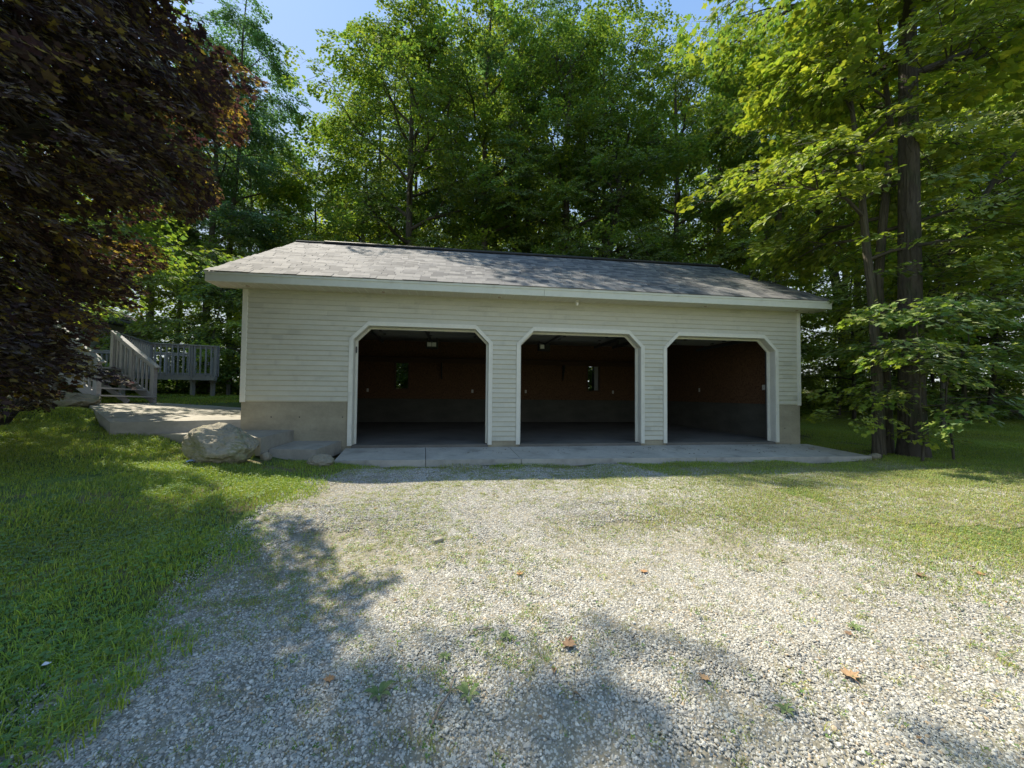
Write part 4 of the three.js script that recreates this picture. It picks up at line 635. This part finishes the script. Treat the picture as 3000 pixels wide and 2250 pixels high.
{
  const LAWN = [[.27, .4, .03], [.34, .46, .03], [.19, .32, .03], [.4, .46, .06]], DRY = [[.26, .32, .06], [.34, .33, .11], [.18, .26, .045], [.4, .36, .18]];
  const R = rng(505), near = [], mid = [], far = [], dry = [], tufts = [], weeds = [];
  const T = (x, z, Q) => { const v = 0.75 + 0.55 * fbm(x * 0.9, z * 0.9, 15, 3), y = 0.85 + 0.4 * fbm(x * 0.5, z * 0.5, 25, 3); return [v * y, v, v * 0.9]; };
  for (let x = -7; x < 3.2; x += 0.3) for (let z = -2.6; z < 9.4; z += 0.3) {
    if (z < 0.8 && x > -1.2) continue;
    const px = x + (R() - 0.5) * 0.26, pz = z + (R() - 0.5) * 0.26; if ([[0, 0], [0, -.22], [.2, 0], [-.2, 0]].some(([a, b]) => paved(px + a, pz + b)) || px < -4.5 && pz > 6) continue;
    if (gravelAt(px, pz) < 0.35 * R() + 0.12 && fbm(px * 1.1, pz * 1.1, 33, 3) > 0.27) { (Math.hypot(px - 4.2, pz - 8) < 5 ? near : mid).push([px, pz, 0.85 + 0.3 * R()]); if (R() < 0.14) tufts.push([px, pz, 0.7 + 0.6 * R()]); }
  }
  for (let i = 0; i < 90; i++) tufts.push([lerp(2.0, 2.75, R()), lerp(5.5, 6.9, R()), 0.8 + 0.6 * R()]);
  for (let x = 2; x < 26; x += 0.34) for (let z = -9; z < 9; z += 0.34) { // right lawn and the grassy side of the drive
    const px = x + (R() - 0.5) * 0.3, pz = z + (R() - 0.5) * 0.3; if (px < 12.5 && pz < 1.15 || [[0, 0], [0, -.2], [.2, 0], [-.2, 0]].some(([a, b]) => paved(px + a, pz + b))) continue; const g = gravelAt(px, pz);
    
    if (px > 12.3 + fbm(pz * 0.8, 3, 0, 3) * 2 ? R() > g * 0.5 : R() < grassy(px, pz) * 1.3 + (pz < 2.1 ? 0.15 : 0)) (px > 12.5 + 2.5 * R() || (pz < 2.2 && R() < 0.3) ? mid : dry).push([px, pz, 0.8 + 0.3 * R(), 0.012]);
  }
  for (let x = -15; x < 16; x += 0.75) for (let z = -22; z < 3; z += 0.75) { const px = x + R() * 0.5, pz = z + R() * 0.5; if (paved(px, pz) || paved(px + 0.6, pz) || paved(px - 0.6, pz) || paved(px, pz + 0.6) || paved(px, pz - 0.6) || (px > -7 && pz > -2.6) || (px > 1)) continue; far.push([px, pz, 0.9 + 0.3 * R()]); }
  for (let i = 0; i < 26000; i++) { // weeds coming up through the stones, thicker in two bands
    const px = lerp(2.2, 13, R()), pz = lerp(1.2, 7.2, R()), g = gravelAt(px, pz); if (inside(APRON, px, pz - 0.03) || g < 0.2) continue;
    const band = Math.max(sst(fbm(px * 1.1, pz * 1.1, 61, 3), 0.5, 0.68) * 0.9, sst(px - 0.25 * pz, 4.6, 8.5) * 0.95 * sst(fbm(px * 0.9 + 9, pz * 0.9, 67, 3), 0.35, 0.6), Math.exp(-((pz - 1.35) ** 2) * 10) * 0.9, Math.exp(-((px - 5.6 - (pz - 2) * -0.1) ** 2) * 2.2) * 0.6 * sst(4.2 - pz, 0, 1.5));
    if (R() < 0.16 + 0.84 * band) weeds.push([px, pz, 0.45 + 0.75 * R() * R(), 0.012]);
  }
  patchMesh('lawn_grass', 'short green lawn grass mixed with clover', 'grass', [1, 2, 3, 4].map((s) => grassPatch(s, 900, 0.34, 0.05, 0.0026, LAWN, 90)), M.blade, near, T);
  patchMesh('lawn_grass', 'short green lawn grass mixed with clover', 'grass', [5, 6, 7].map((s) => grassPatch(s, 620, 0.36, 0.05, 0.0034, LAWN, 30)), M.blade, mid, T);
  patchMesh('lawn_grass', 'short green lawn grass mixed with clover', 'grass', [8, 9].map((s) => grassPatch(s, 700, 0.75, 0.06, 0.008, LAWN)), M.blade, far, T);
  patchMesh('dry_grass', 'thin yellowing grass growing through the right side of the gravel', 'grass', [10, 11, 12].map((s) => grassPatch(s, 460, 0.38, 0.04, 0.0026, [...DRY, ...DRY, ...LAWN], 10, 1.1)), M.blade, dry, T);
  patchMesh('grass_tuft', 'taller grass tufts along the lawn edge', 'grass', [13, 14].map((s) => grassPatch(s, 50, 0.09, 0.085, 0.0024, LAWN, 6, 0.9)), M.blade, tufts, T);
  patchMesh('gravel_weeds', 'small yellow green weeds sprouting between driveway stones', 'weeds', [15, 16, 17].map((s) => grassPatch(s, 20, 0.06, 0.03, 0.0022, [...DRY, ...DRY, ...LAWN], 1, 1.3)), M.blade, weeds, (x, z, Q) => { const v = 0.9 + 0.4 * Q(); return [v * 1.1, v, v]; });
}
// ---------------------------------------------------------------- small things on the ground
{
  const browns = { tan: std(rgb(0.36, 0.23, 0.12), { side: THREE.DoubleSide }), brown: std(rgb(0.2, 0.125, 0.07), { side: THREE.DoubleSide }), orange: std(rgb(0.36, 0.2, 0.09), { side: THREE.DoubleSide }) };
  const dryLeaf = (label, x, z, size, col, seed, curl = 0.5) => {
    const R = rng(seed), o = [[0, -.45], [.12, -.2], [.42, -.3], [.34, -.08], [.62, .12], [.36, .2], [.3, .42], [.14, .34], [0, .66]], rim = [...o, ...o.slice(1, -1).reverse().map(([a, b]) => [-a * (0.8 + 0.3 * R()), b])], pos = [], f = (p, k) => { const X = p[0] * k, Z = p[1] * k; return [X * size, (0.12 + curl * (X * X * 0.7 + 0.35 * Z * Z) + 0.16 * (fbm(X * 3 + seed, Z * 3, 1, 3) - 0.5)) * size, Z * size]; };
    for (let i = 0; i < rim.length; i++) { const a = rim[i], b = rim[(i + 1) % rim.length]; for (const t of [[f(a, 0), f(b, .5), f(a, .5)], [f(a, .5), f(b, .5), f(b, 1)], [f(a, .5), f(b, 1), f(a, 1)]]) for (const p of t) pos.push(...p); }
    const g = new THREE.BufferGeometry(); g.setAttribute('position', new THREE.Float32BufferAttribute(pos, 3)); g.computeVertexNormals();
    const t = thing('fallen_leaf', label, 'leaf', [x, H(x, z) + 0.014, z], R() * 6.3, 'dry leaves lying on the gravel');
    mesh('blade', g, browns[col], t); mesh('stalk', tube([V(0, 0.1 * size, -.4 * size), V(0.05 * size, 0.2 * size, -.7 * size), V(0.1 * size, 0.1 * size, -1.0 * size)], [0.0018, 0.0015, 0.001], 4), browns.brown, t);
  };
  dryLeaf('largest curled brown leaf on the gravel, bottom centre', 4.83, 5.9, 0.085, 'brown', 3, 0.9);
  dryLeaf('large tan dry leaf on the gravel, bottom right', 6.18, 6.28, 0.08, 'tan', 5, 0.7);
  dryLeaf('small orange leaf in the middle of the driveway', 4.68, 5.11, 0.06, 'orange', 7);
  dryLeaf('small orange leaf right of the middle of the driveway', 5.67, 5.13, 0.06, 'orange', 9);
  dryLeaf('rust brown leaf in the thin grass on the right', 7.7, 5.52, 0.075, 'brown', 11);
  dryLeaf('orange leaf in the thin grass furthest right', 8.17, 5.56, 0.07, 'orange', 13);
  dryLeaf('small yellow brown leaf near the bottom right of centre', 5.44, 6.2, 0.05, 'tan', 15);
  dryLeaf('small orange leaf on the gravel near the lawn edge', 3.62, 6.01, 0.05, 'orange', 17);
  dryLeaf('small brown leaf between the large tan leaf and the grass', 6.5, 6.0, 0.045, 'brown', 19);
  const weed = (label, x, z, size, seed) => {
    const R = rng(seed), t = thing('plantain_weed', label, 'weed', [x, H(x, z) + 0.012, z], 0, 'broad leaved weeds in the gravel'), n = 6 + Math.floor(R() * 3), m = phy(rgb(0.15, 0.22, 0.06), { roughness: 0.7, transmission: 0.3 });
    for (let k = 0; k < n; k++) {
      const a = k / n * 6.283 + R() * 0.5, L = size * (0.6 + 0.5 * R()), w = L * 0.2, pos = [], pt = (s, e) => [e * w * Math.sin(Math.PI * Math.min(1, 0.08 + s * 0.94)) , L * (0.32 * Math.sin(s * 2.6) + 0.05 * Math.abs(e)) , L * (0.1 + s)];
      for (let i = 0; i < 5; i++) for (const e of [-1, 1]) { const A = pt(i / 5, 0), B = pt(i / 5, e), C = pt((i + 1) / 5, 0), D = pt((i + 1) / 5, e); pos.push(...A, ...B, ...C, ...C, ...B, ...D); }
      const g = new THREE.BufferGeometry(); g.setAttribute('position', new THREE.Float32BufferAttribute(pos, 3)); g.computeVertexNormals(); mesh('leaf', g.rotateY(a), m, t);
    }
  };
  weed('largest broad leaved weed at the bottom edge, left of the twig', 3.87, 6.12, 0.075, 21);
  weed('broad leaved weed at the bottom edge, right of the twig', 4.28, 6.16, 0.07, 23);
  weed('broad leaved weed left of the largest brown leaf', 4.16, 5.92, 0.045, 25);
  weed('broad leaved weed among the stones on the right', 6.6, 5.95, 0.055, 27);
  weed('broad leaved weed at the bottom right of the gravel', 5.7, 6.4, 0.05, 29);
  weed('small broad leaved weed just left of the largest brown leaf', 4.5, 5.8, 0.045, 31);
  const twigM = std(rgb(0.24, 0.19, 0.14), { roughness: 0.9 });
  const twig = (label, pts, r) => tag(mesh('twig', tube(pts.map(([x, z, dy = 0]) => V(x, H(x, z) + 0.02 + dy, z)), pts.map((_, i) => r * (1 - 0.6 * i / pts.length)), 6), twigM), label, 'twig');
  twig('longest grey twig lying between the two bottom weeds', [[4.12, 6.3], [4.15, 6.22, .006], [4.19, 6.15], [4.215, 6.05, .004]], 0.005);
  twig('short curved twig on the gravel above the bottom weeds', [[4.29, 5.78], [4.33, 5.75, .008], [4.38, 5.74, .006], [4.44, 5.73]], 0.004);
  // scraps
  const scrap = (label, x, z, col, w) => { const g = new THREE.PlaneGeometry(w, w * 0.6, 5, 4), a = g.attributes.position; for (let i = 0; i < a.count; i++) a.setZ(i, 0.5 * w * (fbm(a.getX(i) * 40, a.getY(i) * 40, w, 3) - 0.4)); g.computeVertexNormals(); const m = mesh('paper_scrap', g.rotateX(-Math.PI / 2 + 0.2), std(col, { side: THREE.DoubleSide })); m.position.set(x, H(x, z) + 0.05, z); tag(m, label, 'litter'); };
  scrap('white scrap of litter in the shaded lawn at the left edge', 2.2, 5.75, rgb(0.7, 0.7, 0.7), 0.03);
  scrap('crumpled blue and white wrapper in the grass under the big boulder', 0.42, 2.0, rgb(0.4, 0.5, 0.7), 0.09);
  { const R = rng(191), pos = []; for (let i = 0; i < 700; i++) { const x = lerp(2.4, 11, R()), z = lerp(1.4, 6.9, R()); if (R() > 0.25 + 0.75 * grassy(x, z)) continue; const s = 0.006 + 0.016 * R() * R() * 1.5, a = R() * 6.3, y = H(x, z) + 0.018, c = Math.cos(a) * s, d = Math.sin(a) * s; pos.push(x - c, y, z - d, x + d * .6, y + s * .5, z - c * .6, x + c, y + .002, z + d, x - c, y, z - d, x + c, y + .002, z + d, x - d * .5, y + s * .3, z + c * .5); }
    const g = new THREE.BufferGeometry(); g.setAttribute('position', new THREE.Float32BufferAttribute(pos, 3)); g.computeVertexNormals(); tag(mesh('leaf_litter', g, std(rgb(0.24, 0.15, 0.075), { side: THREE.DoubleSide })), 'small brown leaf crumbs scattered over gravel and thin grass', 'leaf litter', null, 'stuff'); }
  // leaf litter on the apron
  { const R = rng(91), pos = []; for (let i = 0; i < 260; i++) { const x = 2.4 + 9.8 * Math.pow(R(), 0.75), z = 0.06 + 0.9 * R() * (0.6 + 0.5 * (x / 12)), s = 0.006 + 0.016 * R() * R() * 2, a = R() * 6.3, y = lerp(-0.015, -0.085, z / (1.05 + x * 0.03)) + 0.004, c = Math.cos(a) * s, d = Math.sin(a) * s; pos.push(x - c, y, z - d, x + d * .6, y + .003 + s * .3, z - c * .6, x + c, y + .002, z + d, x - c, y, z - d, x + c, y + .002, z + d, x - d * .5, y + .004, z + c * .5); }
    const g = new THREE.BufferGeometry(); g.setAttribute('position', new THREE.Float32BufferAttribute(pos, 3)); g.computeVertexNormals(); tag(mesh('leaf_litter', g, std(rgb(0.1, 0.075, 0.045), { side: THREE.DoubleSide })), 'dark crumbs of leaf litter scattered on the concrete apron', 'leaf litter', null, 'stuff'); }
}
renderer.render(scene, camera);
